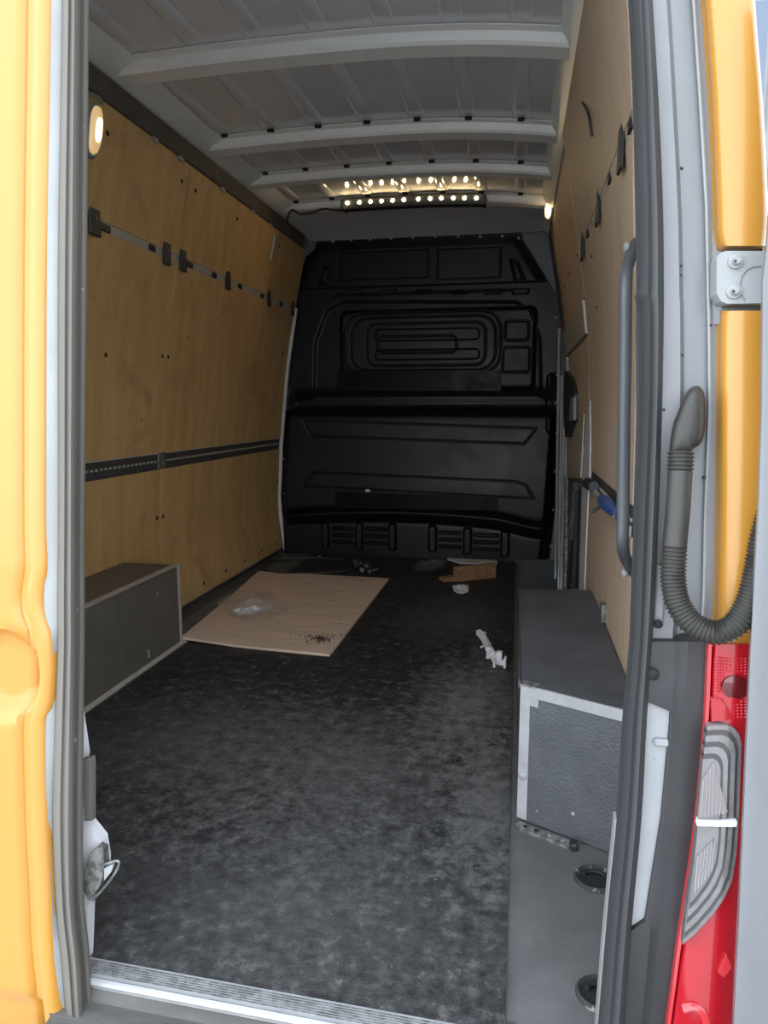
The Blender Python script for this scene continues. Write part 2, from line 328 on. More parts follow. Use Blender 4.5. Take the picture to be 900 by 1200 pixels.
# right wall panels: near section only, the sliding door takes the rest
RY1 = 1.70
_e = [wpt(1, *q) for q in [(734, -60), (736, 0), (739, 100), (741, 200), (743, 400), (741, 600), (737, 760), (734, 830)]][::-1]
def Yn(z): return float(np.interp(z, [p[2] for p in _e], [p[1] for p in _e]))
def rslab(z0, z1, inn, out, nz=8, y1=None):
    return MB().solid([[(XR(z)-inn, y, z) for y in (Yn(z), y1 or SEAMY)] for z in np.linspace(z0, z1, nz)], (inn-out, 0, 0))
PR_ = {}
for k, (z0, z1) in dict(b=(.02, .615), m=(.685, 1.44), t=(1.47, 1.86)).items():
    PR_[k] = rslab(z0, z1, 0, -.012, 10).build('plywood_panel', PLYR, wr)
rr = rslab(.616, .684, -.003, -.012, 2, SEAMY-.1).build('lashing_rail', RAILD, wr)
h = MB(); y = Yn(.65)+.02
while y < SEAMY-.13: h.box(XR(.65)-.0005, XR(.65)+.004, y, y+.012, .646, .654); y += .03
h.build('slot_row', RAILG, rr)['kind'] = 'stuff'
ur = rslab(1.441, 1.469, -.002, -.012, 2, SEAMY-.005).build('upper_rail', RAILG, wr)
for x, y, w in [(729, 165, .06), (701, 235, .06), (684, 287, .06)]:
    p = wpt(1, x, y); X = XR(1.455)
    MB().obox((X-.003, p[1], 1.455), np.eye(3), np.array([.004, w/2, .055]), .003).build('rail_clip', BLKP, ur)
for x, y in [(737, 140), (714, 210), (689, 278)]:
    p = wpt(1, x, y); MB().box(XR(1.455)-.0015, XR(1.455)+.003, p[1]-.02, p[1]+.02, 1.445, 1.466).build('slot', HOLE, ur)
bolts(PR_['t'], 1, [(684, 130), (672, 205)], .008); bolts(PR_['b'], 1, [(687, 641)], .008); bolts(PR_['m'], 1, [(694, 300), (700, 360)], .005)
# pale inner pillar panel between plywood and the rear seal
Pp = []
for z in np.linspace(-.0, 1.95, 14):
    x1 = .105+.07*min(1, max(0, (1.9-z)/.9)); Pp.append([(XR(z)+.004, Yn(z)+.0, z), (XR(z)*.97+.002, Yn(z)-.05, z), (x1+.035, 1.12, z), (x1+.02, Yr(z)+.045, z)])
MB().solid(Pp, (.03, 0, 0)).build('pillar_lining', PALE, wr, True)
MB().box(XR(.3)-.012, XR(.3)+.004, 2.0-.02, 2.0+.02, .31, .36).build('corner_bracket', STEEL, wr)
ct = MB().solid([[(.135, y, 1.852), (.115, y, 1.875), (.10, y, 1.90), (.075, y, 1.935)] for y in np.linspace(1.02, 4.2, 5)], (.06, 0, .03)).build('cant_rail', BOWP, wr, True)
for x, y, l in [(694, 22, .16), (681, 115, .14)]:
    p = wpt(1, x, y, .008); MB().bbox(p[0]-.006, p[0]+.01, p[1]-l, p[1]+l, p[2]-.012, p[2]+.012).build('foam_strip', DKBR, wr)
pts = [onX(683, 120, .15), onX(690, 135, .155), onX(694, 160, .165)]
MB().tube(spline(pts, 5), .004, 6).build('loose_wire', BLKP, wr, True)

# roof: skin, bows, pressed beads
def Zb(x): return 1.928-(.052 if x > -.62 else .020)*abs((x+.62)/.76)**2.4          # underside of the bows
def Zs(x): return Zb(x)+.040                                  # roof skin
xs = np.linspace(-1.33, .16, 26)
ceil = MB().solid([[(x, y, Zs(x)) for x in xs] for y in np.linspace(1.07, 4.40, 3)], (0, 0, .02)).build('ceiling', ROOF, None, True); tag(ceil, 'bare grey painted metal roof with cross bows', 'ceiling', kind='structure')
BOWS = [(2.165, 2.245), (2.82, 2.90), (3.275, 3.34), (3.735, 3.80)]
for bi, (y0, y1) in enumerate(BOWS):
    bx = np.linspace(-1.285, .115, 30); pr = [(-.03, .034), (-.008, .030), (.0, .008), (.008, .0), (y1-y0-.010, -.004), (y1-y0, .002), (y1-y0+.004, .030), (y1-y0+.028, .034)]
    bw = MB().solid([[(x, y0+d, Zb(x)+e) for d, e in pr] for x in bx], (0, 0, .004)).build('roof_bow', BOWP, ceil, True, 22)
    ho = MB(); hx = []
    for k in range(15 if bi < 3 else 0):
        x = -1.18+k*.088+random.uniform(-.02, .02); z = Zb(x)+.016; w = random.choice([.006, .009, .013])
        ho.obox((x, y1+.004, z), np.eye(3), np.array([w, .003, .005]))
    if ho.v: ho.build('hole_row', HOLE, bw)['kind'] = 'stuff'
MB().solid([[(-1.29, y, 1.912), (-1.25, y, 1.914), (-1.225, y, 1.93), (-1.195, y, 1.94), (-1.18, y, 1.955)] for y in np.linspace(1.02, 4.2, 4)], (0, 0, .02)).build('side_rail', BOWP, ceil, True)
bays = [(1.10, 2.12), (2.29, 2.775), (2.945, 3.235), (3.385, 3.695), (3.85, 4.15)]
for i, (y0, y1) in enumerate(bays):
    for k in range(7):
        x = -1.16+k*.19; P = []
        for t in np.linspace(0, 1, 9):
            y = y0+(y1-y0)*t; e = min(1, min(t, 1-t)*6); w = .022+.010*t; hgt = .011*e+.001
            P.append([(x+w*math.cos(a), y, Zs(x+w*math.cos(a))-hgt*math.sin(a)**1.0) for a in np.linspace(0, math.pi, 7)])
        bd = MB().solid(P, (0, 0, .006)).build('pressed_bead', ROOF, ceil, True, 60)
        if 0 < i < 4: MB().obox((x, y1+.011, Zs(x)-.006), np.eye(3), np.array([.013, .006, .006]), .002).build('bead_notch_shade', HOLE, ceil)  # solid dark block paints the shade in the opening under the flange
MB().box(-1.5, .3, 1.06, 1.16, 1.80, 2.03).build('rear_header', BODY, ceil)

# bulkhead: moulded black partition (height field, relief in metres towards the load space)
NL = ([0, .47, .786, 1.196, 1.545, 1.715, 1.81, 1.845, 1.90], [-1.45, -1.455, -1.43, -1.393, -1.349, -1.303, -1.26, -1.215, -1.19])
NL = (NL[0], [v*1.023 for v in NL[1]])
NR = ([0, .05, .30, .79, 1.27, 1.526, 1.642, 1.782, 1.853, 1.90], [.20, .205, .225, .242, .225, .203, .129, .041, -.005, -.01])
NR = (NR[0], [v*1.023 for v in NR[1]])
nz, nu = 560, 500
zz = np.linspace(0.0, 1.892, nz)[:, None]; uu = np.linspace(0, 1, nu)[None, :]
Lx = np.interp(zz, *NL); Rx = np.interp(zz, *NR); XX = Lx+(Rx-Lx)*uu; ZZ = np.repeat(zz, nu, 1)
def Bp(x, y): p = onY(x, y, BK-.05); return p[0], p[2]
def sbox(x0, y0, x1, y1, r):
    (a, b), (c, d) = Bp(x0, y0), Bp(x1, y1); cxx, czz = (a+c)/2, (b+d)/2; hx_, hz_ = abs(c-a)/2-r, abs(d-b)/2-r
    qx = np.abs(XX-cxx)-hx_; qz = np.abs(ZZ-czz)-hz_
    return np.hypot(np.maximum(qx, 0), np.maximum(qz, 0))+np.minimum(np.maximum(qx, qz), 0)-r
def spoly(pts, r=0):                                          # signed distance to a px polygon
    P = [Bp(*p) for p in pts]; d = np.full(XX.shape, 9.); ins = np.zeros(XX.shape, bool)
    for k in range(len(P)):
        (ax, az), (bx_, bz) = P[k], P[(k+1) % len(P)]; ex, ez = bx_-ax, bz-az
        t = np.clip(((XX-ax)*ex+(ZZ-az)*ez)/(ex*ex+ez*ez), 0, 1); d = np.minimum(d, np.hypot(XX-ax-t*ex, ZZ-az-t*ez))
        cnd = ((az > ZZ) != (bz > ZZ)) & (XX < ex*(ZZ-az)/(ez if abs(ez) > 1e-9 else 1e-9)+ax); ins ^= cnd
    return np.where(ins, -d, d)-r
def sm(a, b, t): t = np.clip((t-a)/(b-a), 0, 1); return t*t*(3-2*t)
def up(sd, w=.012): return 1-sm(-w, 0, sd)                    # 1 inside, soft edge
def groove(sd, w=.006): return np.exp(-(sd/w)**2)
Hh = np.zeros(XX.shape)
zA = Bp(490, 333)[1]; zB = Bp(490, 459)[1]; zC = Bp(490, 487)[1]; zD = Bp(490, 597)[1]; zE = Bp(490, 612)[1]
Hh += .016*sm(zA-.005, zA+.005, ZZ)                                            # upper band
Hh -= .016*up(spoly([(362, 470), (364, 400), (378, 360), (400, 349), (605, 349), (624, 360), (636, 395), (638, 470)], .0), .03)   # arched recess
mid = sbox(395, 362, 628, 458, .05); Hh += .028*up(mid, .03)
Hh -= .05*np.exp(-((ZZ-(zB+zC)/2-.005)/.06)**2)                                    # undercut
Hh += .085*(1-sm(zC-.01, zC+.05, ZZ))*(1-.25*sm(zD, zC, ZZ))                    # lower slope faces up a little
arcz = zE+.035*np.sin(np.clip((XX+1.40)/1.45, 0, 1)*math.pi)-.04*sm(-.15, .2, XX)
Hh -= .05*np.exp(-((ZZ-arcz-.02)/.03)**2)
Hh += .05*(1-sm(arcz-.03, arcz-.005, ZZ))
for rct, r in (((400, 367, 586, 437), .12), ((409, 372, 580, 433), .105), ((428, 379, 568, 427), .06)):
    Hh -= .008*groove(sbox(*rct, r), .005); 
Hh += .010*up(sbox(438, 385, 562, 398, .03), .01); Hh += .010*up(sbox(438, 409, 562, 421, .03), .01); Hh -= .008*groove(sbox(440, 394, 534, 412, .035), .005)
for rct in ((592, 375, 620, 398), (589, 406, 621, 436)): Hh -= .006*groove(sbox(*rct, .02), .0045); Hh += .006*up(sbox(*rct, .02))
Hh -= .006*groove(spoly([(355, 492), (629, 502), (615, 520), (366, 511)]), .0045)
Hh -= .006*groove(spoly([(368, 553), (605, 564), (616, 568), (626, 584), (356, 569)]), .0045)
Hh -= .005*groove(sbox(512, 290, 586, 323, .01), .004); Hh -= .005*groove(sbox(395, 294, 500, 323, .01), .004); Hh -= .012*groove(spoly([(599, 303), (607, 307), (614, 326), (604, 327)]), .006); Hh -= .012*groove(spoly([(385, 312), (377, 314), (371, 330), (380, 331)]), .006)
Hh -= .010*groove(ZZ-Bp(490, 341)[1], .005)*sm(-1.15, -1.10, XX)*(1-sm(.02, .06, XX))
for x0 in (402, 444, 485, 528, 568, 600): Hh -= .012*up(sbox(x0, 338, x0+20, 343, .008), .006)
for x, y in ((386, 624), (425, 625), (463, 626), (509, 628), (549, 631), (592, 634)): Hh += .028*up(sbox(x-5, y-16, x+5, y+16, .02), .012)
for a, b, y in ((393, 419, 624), (431, 457, 625), (516, 542, 629), (556, 585, 632)):
    for k in (-8, 0, 8): Hh += .018*up(sbox(a, y+k-2.5, b, y+k+2.5, .008), .009)
Hh += .02*up(sbox(641, 436, 653, 508, .03), .012)                              # raised latch strip by the right edge
edge = np.minimum((XX-Lx), (Rx-XX)); edge = np.minimum(edge, 1.892-ZZ); Hh *= sm(.0, .075, edge)
Pz = np.stack([XX, BK-Hh, ZZ], -1)
wf = MB(); wf.grid(Pz.tolist())
n0 = len(wf.v); wf.add([(float(Lx[0, 0]), BK+.05, 0), (float(Rx[0, 0]), BK+.05, 0), (float(Rx[-1, 0]), BK+.05, 1.892), (float(Lx[-1, 0]), BK+.05, 1.892)], [(0, 1, 2, 3)])
wf = wf.build('wall_front', BULK, None, True, 180); tag(wf, 'black moulded plastic bulkhead across the front of the load space', 'bulkhead', kind='structure')
MB().box(-1.56, .36, BK+.055, BK+.075, -.28, 2.02).build('cab_side_panel', BODY, wf)
# edge flanges and fixings
def surf(x, y):
    p = onY(x, y, BK-.01); i = int(np.clip(np.searchsorted(zz[:, 0], p[2]), 0, nz-1)); j = int(np.clip((p[0]-Lx[i, 0])/(Rx[i, 0]-Lx[i, 0])*(nu-1), 0, nu-1)); return np.array([XX[i, j], BK-Hh[i, j]-.001, ZZ[i, j]])
src = None
for x, y in [(390, 283), (411, 281), (434, 279), (458, 278), (484, 277), (510, 276), (537, 277), (563, 277), (589, 277), (608, 279), (346, 342), (341, 376), (338, 403), (336, 432), (335, 463), (334, 496), (334, 538), (334, 578), (332, 630), (653, 440), (652, 472), (652, 508), (650, 553), (648, 598), (645, 640), (345, 330), (652, 372)]:
    p = surf(x, y)
    if src is None: src = MB().lathe(p, (0, -1, 0), [(.009, 0), (.009, .004), (.005, .008), (.001, .009)], 10).build('fixing_stud', ALUM, wf, True)
    else: put(src, wf, p)
MB().solid([[(XL(z)-.004, BK-.05, z), (XL(z)+.016, BK-.05, z)] for z in np.linspace(.0, 1.5, 10)], (0, .02, 0)).build('edge_strip', LWHITE, wf)
P = [Bp(395, 434), Bp(587, 434), Bp(587, 458), Bp(395, 458)]
MB().prism([(x, BK-.032-.012, z) for x, z in P], (0, .018, 0)).build('gloss_band', GLOSS, wf)
P = [Bp(395, 575), Bp(584, 582), Bp(584, 597), Bp(395, 594)]
MB().prism([(x, BK-.098, z) for x, z in P], (0, .03, 0)).build('gloss_band', GLOSS, wf)
x0, z0 = Bp(383, 280)
MB().solid([[(x, BK-.002, 1.894), (x, BK-.014, 1.898), (x, 4.03, max(1.90, Zb(x)+.008)), (x, 3.83, Zb(x)+.034)] for x in np.linspace(-1.27, .13, 12)], (0, .01, .012)).build('top_closing_panel', ROOF, wf, True)

# sliding door on the right, beyond the panel seam
sd = wslab(1, SEAMY+.12, BK-.02, -.24, 1.86, -.012, -.027, 10).build('door_3', DARKP, None, True); tag(sd, 'closed sliding side door beside the bulkhead', 'door', kind='structure')
wslab(1, SEAMY+.01, 3.86, 1.30, 1.80, -.0, -.011, 6).build('plywood_panel', PLYR, sd)
wslab(1, SEAMY+.01, 3.80, .75, 1.16, -.0, -.011, 6).build('plywood_panel', PLYR, sd)
wslab(1, SEAMY+.01, 3.95, 1.17, 1.29, .008, -.011, 3).build('cross_rail', RAILG, sd)
wslab(1, 3.84, 4.0, .2, 1.16, .01, -.011, 6).build('door_pillar', PALE, sd)
bolts(sd, 1, [(677, 298), (668, 320), (662, 336)], .009)
rows = [(470, (690.3, 691)), (510, (686, 691.5)), (545, (682.5, 691)), (600, (681, 688)), (650, (679.5, 686)), (692, (678.5, 684.5))]
MB().solid([[wpt(1, x, y, .004) for x in xs_] for y, xs_ in rows], (.012, 0, 0)).build('white_pillar_edge', LWHITE, sd)
for k, (x0, y0, x1, y1, Y) in enumerate([(655.5, 385, 651, 678, 4.06), (658.5, 440, 655, 690, 3.95), (661, 500, 658, 692, 3.9)]):
    a = onY(x0, y0, Y); b = onY(x1, y1, Y); MB().tube([a, b], .008, 6).build('track_bar', ALUM, sd)
P = [wpt(1, x, y, .02) for x, y in [(661, 434), (668, 442), (673, 462), (672, 490), (666, 512), (662, 512), (660, 470)]]
hh = MB().prism(P, (.035, 0, 0)).build('door_release', BLKP, sd); P = [wpt(1, x, y, .024) for x, y in [(668, 465), (672, 466), (672, 492), (667, 494)]]
MB().prism(P, (.012, 0, 0)).build('release_insert', PALE, hh)
for a, b in [((664, 560), (663, 690)), ((676, 568), (668, 640)), ((672, 570), (666, 690)), ((677, 575), (674, 690))]:
    MB().tube([wpt(1, *a, .012), wpt(1, *b, .012)], .012, 6).build('door_strut', STEEL if a[0] in (664, 676) else BLKP, sd)
MB().prism([wpt(1, x, y, .004) for x, y in [(664, 512), (684, 485), (680, 560), (664, 560)]], (.012, 0, 0)).build('inner_skin', RAILG, sd)

# ================================================================= LEFT REAR DOOR (closed)
def onD(x, y, dy=0.0): return onR(x, y, dy-.045)
def Yd(z): return Yr(z)-.045
def loftD(rows, dys, dense=6): return loft(rows, [d-.045 for d in dys], dense)
ld = thing('door_1', (-1.05, .93, -.3), 'closed yellow left rear door with grey edge and rubber seal', 'door', kind='structure')
rows = [(-330, 62), (-160, 60), (0, 59), (300, 54), (600, 53), (665, 54), (695, 50), (722, 51), (740, 58), (780, 61), (830, 58), (850, 52), (960, 54), (1060, 59), (1110, 61), (1160, 66), (1200, 71), (1290, 80)]
P = [[onD(q[1], q[0])] for q in spline(rows, 5)]
hc = onD(18, 790)      # handle recess pressed into the skin
PD = []
zz_ = np.linspace(P[0][0][2], P[-1][0][2], 150); xe_ = np.interp(-zz_, [-p[0][2] for p in P], [p[0][0] for p in P])
offs = np.concatenate([[0, .004, .010, .016, .022, .028, .034, .040, .046], np.linspace(.055, .2, 16), [.3, .5, .84]])
def sk(t): return float(np.interp(t, [0, .004, .010, .022, .027, .031, .036, .041, .046, .2, .6, .84], [.014, .003, -.001, -.001, .003, .0, .0, .006, -.002, -.006, -.003, .012]))
hz1 = onD(20, 1170)[2]
for z, xe in zip(zz_, xe_):
    r_ = []
    for t in offs:
        x = xe-t; d = math.hypot((x-(hc[0]-.022))/.066, (z-hc[2]+.0)/.072); s = float(1-sm(.72, 1.0, np.array(d)))
        low = float(sm(hz1+.006, hz1-.006, np.array(z)))*float(sm(.028, .036, np.array(t)))
        r_.append((x, Yd(z)+sk(t)+.022*s+.01*low, z))
    PD.append(r_)
MB().solid(PD, (0, .012, 0)).build('outer_skin', YELD, ld, True, 50)
er = [(-330, (60, 64, 74, 94)), (-160, (58, 62, 72, 92)), (0, (57, 60, 72, 92)), (300, (52, 55, 67, 90)), (600, (51, 54, 67, 88)), (690, (48, 52, 66, 88)), (720, (49, 53, 66, 88)), (760, (58, 62, 66, 88)), (850, (50, 54, 63, 87)), (960, (52, 55, 60, 86)), (1060, (58, 61, 64, 87)), (1130, (61, 64, 71, 94)), (1200, (69, 72, 77, 98)), (1290, (78, 82, 88, 106))]
MB().solid(loftD([(y, (a, b, c, c+8)) for y, (a, b, c, d) in er], (.012, .006, .012, .02), 5), (0, .03, 0)).build('edge_return', PALE, ld, True)
se = [(y, (c, c+(d-c)*.15, c+(d-c)*.4, c+(d-c)*.5, c+(d-c)*.75, d-1, d)) for y, (a, b, c, d) in er]
MB().solid(loftD(se, (.016, .002, -.002, .003, -.001, .006, .022), 5), (0, .025, 0)).build('door_seal', SEALB, ld, True, 60)
MB().solid([[(x, Yd(z)+.05, z) for x in (-1.5, -.70)] for z in (.0, .85, 1.8)], (0, .03, 0)).build('inner_panel', WHITE, ld)
# inner edge shell and lower latch seen past the seal
rows = [(840, (84, 90)), (870, (84, 94.5)), (888, (84, 97)), (905, (84, 92)), (925, (84, 93)), (955, (84, 95)), (966, (84, 103)), (985, (84, 118)), (1010, (84, 122)), (1030, (84, 121)), (1055, (86, 104)), (1065, (88, 103)), (1100, (92, 102)), (1140, (96, 100))]
MB().solid([[onD(x, y, .07) for x in xs_] for y, xs_ in rows], (0, .02, 0)).build('latch_shell', LWHITE, ld, True)
lp = [(98, 1045), (99, 1020), (106, 1000), (114, 993), (121, 996), (122, 1018), (118, 1036), (105, 1056)]
lt = MB().prism([onD(x, y, .055) for x, y in lp], (0, .015, 0)).build('latch_plate', STEEL, ld)
c1 = [onD(x, y, .05) for x, y in [(114, 1016), (128, 1011), (138, 1009), (139, 1014), (133, 1026), (122, 1040), (108, 1056)]]
MB().tube(spline(c1, 4), .0022, 6).build('latch_hook', STEEL, lt, True)
MB().prism([onD(x, y, .045) for x, y in [(122, 1018), (133, 1013), (130, 1022), (122, 1032)]], (0, .006, 0)).build('latch_tongue', PALE, lt)
MB().prism([onD(x, y, .06) for x, y in [(86, 900), (96, 890), (107, 888), (108, 895), (108, 962), (99, 962), (97, 906), (88, 908)]], (0, .01, 0)).build('edge_clip', SEALB, ld)

# ================================================================= RIGHT REAR PILLAR
tp = thing('trim_1', (.22, .95, -.1), 'grey painted rear door pillar with black rubber seal', 'door pillar', kind='structure')
base = [  # y, seal in, seal out, ridge, B outer, yellow inner, yellow outer
 (-340, 724, 746, 758, 786, 798, 866), (-170, 733, 756, 771, 800, 812, 876), (0, 741, 765, 784, 814, 825, 884), (120, 746, 772, 791, 822, 833, 893), (240, 749, 777, 797, 829, 839, 899), (330, 749.5, 778, 799, 831, 842, 900), (345, 748, 778, 799, 831, 842, 900), (370, 752, 778, 800, 832, 842, 900), (480, 752, 776, 800, 833, 842, 899), (600, 747, 772, 797, 828, 841, 897), (700, 743, 768, 794, 826, 839, 893), (760, 741, 764, 790, 822, 836, 890), (805, 737, 761, 786, 818, 832, 886), (850, 733, 758, 782, 812, 828, 880), (960, 726, 752, 776, 806, 820, 872), (1080, 714, 741, 764, 796, 806, 866), (1200, 704, 732, 755, 784, 796, 860), (1260, 699, 727, 750, 780, 790, 858)]
MB().solid(loft([(b[0], (b[1], b[1]+1.5, b[1]+(b[2]-b[1])*.35, b[1]+(b[2]-b[1])*.5, b[1]+(b[2]-b[1])*.75, b[2]-1, b[2])) for b in base], (.03, .012, .0, .006, .001, .01, .03), 4), (0, .03, 0)).build('door_seal', SEAL, tp, True, 60)
MB().solid(loft([(b[0], (b[1]-5, b[1]+3)) for b in base if b[0] > 900], (.045, .045), 4), (0, .02, 0)).build('white_seal_lip', PALE, tp, True)
up_ = [b for b in base if b[0] <= 760]
MB().solid(loft([(b[0], (b[2]-4, b[3]-3, b[3]+1.5, b[4]-5, b[4]-1, b[4]+1, b[5]+5)) for b in base], (.032, .030, .042, .044, .034, .038, .038), 4), (0, .03, 0)).build('pillar_flange', BODY, tp, True, 40)
MB().tube([onR(b[4]-1, b[0], .036) for b in up_[1:]], .0025, 6).build('sealant_bead', PALE, tp, True)
# hinge seat and yellow corner, in two lengths round the hinge
MB().solid(loft([(y, (834, 846, 905)) for y in (270, 300, 380)], (.038, .03, .03), 2), (0, .03, 0)).build('hinge_seat', BODY, tp)
def yel(rows, name):
    return MB().solid(loft([(y, (a-1, a+1, a+6, a+14, (a+b_)/2, b_-8, b_-2, b_+1)) for y, a, b_ in rows], (.045, .018, .004, -.002, -.004, -.003, -.001, .006), 4), (0, .03, 0)).build(name, YEL, tp, True, 60)
yel([(-340, 798, 866), (-170, 812, 876), (0, 825, 884), (120, 833, 893), (240, 838, 899), (272, 839, 898), (288, 842, 896)], 'yellow_corner')
yel([(364, 845, 903), (384, 843, 903), (480, 842, 903), (600, 841, 900), (700, 839, 897), (757, 836, 893), (768, 835, 890)], 'yellow_corner')
for (y0, y1, xs0) in ((283, 291, (846, 892)), (362, 370, (848, 894))):
    pass
MB().solid([[onR(b[6]-6, b[0], .02), onR(b[6]-2, b[0], .05), onR(b[6]-3, b[0], .30)] for b in base], (.0, .02, 0)).build('body_corner', YEL, tp, True)
# lower black infill and white panel
blk = [(752, (760, 792, 806, 834)), (768, (756, 792, 806, 834)), (800, (756, 790, 803, 830)), (822, (757, 788, 800, 829)), (834, (786, 789, 800, 828)), (850, (785, 788, 799, 827)), (960, (775, 780, 790, 817)), (1080, (756, 762, 774, 802)), (1092, (738, 762, 772, 800)), (1200, (730, 752, 762, 787)), (1270, (724, 746, 756, 780))]
MB().solid(loft(blk, (.018, .016, .006, .008), 0), (0, .04, 0)).build('lamp_infill', BLKP, tp, True, 30)
MB().lathe(onR(765, 790, .012), (0, -1, 0), [(.008, 0), (.008, .003), (.003, .006)], 12).build('plug', HOLE, tp, True)
wp = [(812, (750, 772, 790)), (830, (750, 770, 791)), (850, (750, 768, 790)), (960, (744, 762, 780)), (1080, (736, 748, 762)), (1094, (734, 746, 760))]
wpl = MB().solid(loft(wp, (.026, .026, .026), 0), (0, .03, 0)).build('white_lower_pillar', WHITE, tp, True)
MB().bbox(*[v for v in (onR(766, 868, .02)[0], onR(786, 868, .02)[0])], onR(766, 868, .018)[1], onR(766, 868, .03)[1], onR(766, 875, .02)[2], onR(766, 866, .02)[2]).build('pressed_step', WHITE, wpl)
MB().bbox(onR(768, 690, .02)[0], onR(781, 690, .02)[0], onR(770, 700, .024)[1], onR(770, 700, .04)[1], onR(770, 738, .02)[2], onR(770, 662, .02)[2]).build('cover_tab', PALE, tp)
MB().lathe(onR(771, 731, .022), (0, -1, 0), [(.006, 0), (.006, .003), (.003, .005)], 10).build('plug', HOLE, tp)
MB().lathe(onR(799, 197, .03), (0, -1, 0), [(.0025, 0), (.002, .003)], 7).build('paint_chip', GRIME, tp)
for x, y, r in ((799, 310, .0016), (798.5, 322, .001), (800, 416, .0014), (834, 345, .0018), (833, 381, .0014), (826, 560, .0016), (778, 480, .002)):
    MB().lathe(onR(x, y, .032), (0, -1, 0), [(r, -.01), (r, .001), (r*.5, .002)], 7).build('paint_chip', GRIME, tp)

# hinge
hg = thing('door_hinge', tuple(onR(866, 357, .02)), 'white painted steel hinge plate with two bolts between yellow panels', 'hinge')
hp = [(840, 303), (843, 297), (850, 294), (900, 294), (906, 296), (906, 350), (902, 355), (852, 356), (845, 353), (840, 344)]
MB().prism([onR(x, y, -.002) for x, y in hp], (0, .034, 0)).build('plate', PALE, hg)
for x, y in ((861, 307), (859, 342)):
    b_ = MB().lathe(onR(x, y, 0), (0, -1, 0), [(.0095, -.004), (.0095, .004), (.009, .006), (.0055, .0065), (.005, .011), (.004, .013)], 14).build('bolt', PALE, hg, True)
    MB().lathe(onR(x, y, -.008)+np.array([-.001, -.006, 0]), (0, -1, 0), [(.0018, 0), (.0015, .001)], 6).build('bolt_socket', GRIME, b_)
MB().tube([onR(x, y, -.003) for x, y in [(873, 352), (868, 344), (867, 334), (869, 324), (875, 316), (884, 312), (892, 312)]], .001, 6).build('boss_rim', BODY, hg)

# corrugated conduit from pillar to open door
cd = thing('cable_conduit', tuple(onR(800, 745, -.02)), 'black corrugated rubber cable conduit hanging in a loop beside the pillar', 'conduit')
ol = spline([(801, 466), (808, 456), (817, 452), (825, 460), (827, 480), (826, 505), (821, 520), (811, 527), (808, 536), (796, 539), (785, 535), (786, 512), (791, 488)], 4)[:-1]
oc = np.mean(ol, 0); MB_ = MB(); MB_.grid([[onR(*(oc+(np.array(p)-oc)*k), d) for p in ol] for k, d in ((1.0, .03), (1.0, .008), (.94, -.006), (.8, -.014), (.5, -.018), (.1, -.019))], True); MB_.f.append(tuple(range(len(MB_.v)-len(ol), len(MB_.v)))); MB_.build('elbow', HOSE, cd, True, 80)
path = spline([onR(x, y, d) for x, y, d in [(798, 530, -.012), (797, 552, -.014), (794, 600, -.016), (790, 645, -.018), (789, 680, -.02), (795, 708, -.024), (812, 731, -.03), (838, 741, -.036), (862, 731, -.040), (878, 705, -.036), (887, 670, -.028), (894, 632, -.022), (903, 600, -.02)]], 40)
d = np.cumsum([0]+[np.linalg.norm(path[i+1]-path[i]) for i in range(len(path)-1)]); s_ = np.arange(0, d[-1], .00084); pp = np.array(path); q = [np.array([np.interp(s, d, pp[:, k]) for k in range(3)]) for s in s_]
d1 = np.linalg.norm(onR(797, 552, -.014)-onR(798, 530, -.012)); d2 = d1+np.linalg.norm(onR(794, 600, -.016)-onR(797, 552, -.014))+np.linalg.norm(onR(790, 640, -.018)-onR(794, 600, -.016))
rad = [(.0148 if d1 < s < d2 else .0152+.0014*math.sin(2*math.pi*s/.0050)) for s in s_]
i1 = int(np.searchsorted(s_, d1)); i2 = int(np.searchsorted(s_, d2))
MB().tube(q[:i1+1], rad[:i1+1], 14).build('corrugated_sleeve', HOSE, cd, True, 80)
MB().tube(q[i1:i2+1], [.0152]*(i2+1-i1), 16).build('plain_sleeve', HOSE, cd, True)
MB().tube(q[i2:], rad[i2:], 16).build('corrugated_sleeve', HOSE, cd, True, 80)

# tail lamp
tl = thing('tail_lamp', tuple(onR(830, 1260, .0)), 'tall red and clear tail lamp on the rear corner below the yellow panel', 'tail lamp')
lamp = [(757, 834, 893), (763, 832, 893), (850, 828, 882), (960, 818, 873), (1040, 807, 868), (1110, 796, 864), (1200, 784, 860), (1280, 772, 856)]
MB().solid(loft([(y, (a, a+3, a+8, (a+b_)/2, b_-4, b_+12)) for y, a, b_ in lamp], (.02, -.002, -.008, -.014, -.01, .01), 3), (0, .05, 0)).build('red_lens', RED, tl, True, 60)
MB().solid(loft([(y, (a-2, a+2)) for y, a, b_ in lamp], (-.004, -.006), 3), (0, .03, 0)).build('lens_rim', REDL, tl, True)
cl0 = [(829, 851), (840, 850), (852, 850), (860, 853), (866, 860), (869, 872), (868, 900), (866, 960), (863, 1000), (858, 1032), (848, 1054), (836, 1071), (816, 1093), (800, 1107), (802, 1085), (808, 1040), (814, 1000), (818, 960), (824, 900)]
def clear(name, m, k, d, par, cx_=814, cy_=965, ky=None):
    ky = ky or k; P = [onR(cx_+(x-cx_)*k, cy_+(y-cy_)*ky, d) for x, y in cl0]; return MB().prism(P, (0, .012, 0)).build(name, m, par)
ci = clear('clear_lens', CLR, 1, -.022, tl)
for i, (k, ky) in enumerate(((.92, .95), (.86, .90), (.75, .83), (.69, .78), (.58, .71), (.52, .66))):
    clear('reflector_step', CLRD if i % 2 == 0 else CLR, k, -.0225-.0008*(i+1), ci, 818 if i < 20 else 0, 965, ky)
MB().prism([onR(x, y, -.0295) for x, y in [(822, 915), (836, 893), (850, 942), (853, 952), (818, 958)]], (0, .004, 0)).build('prism_reflector', CHROME, ci)
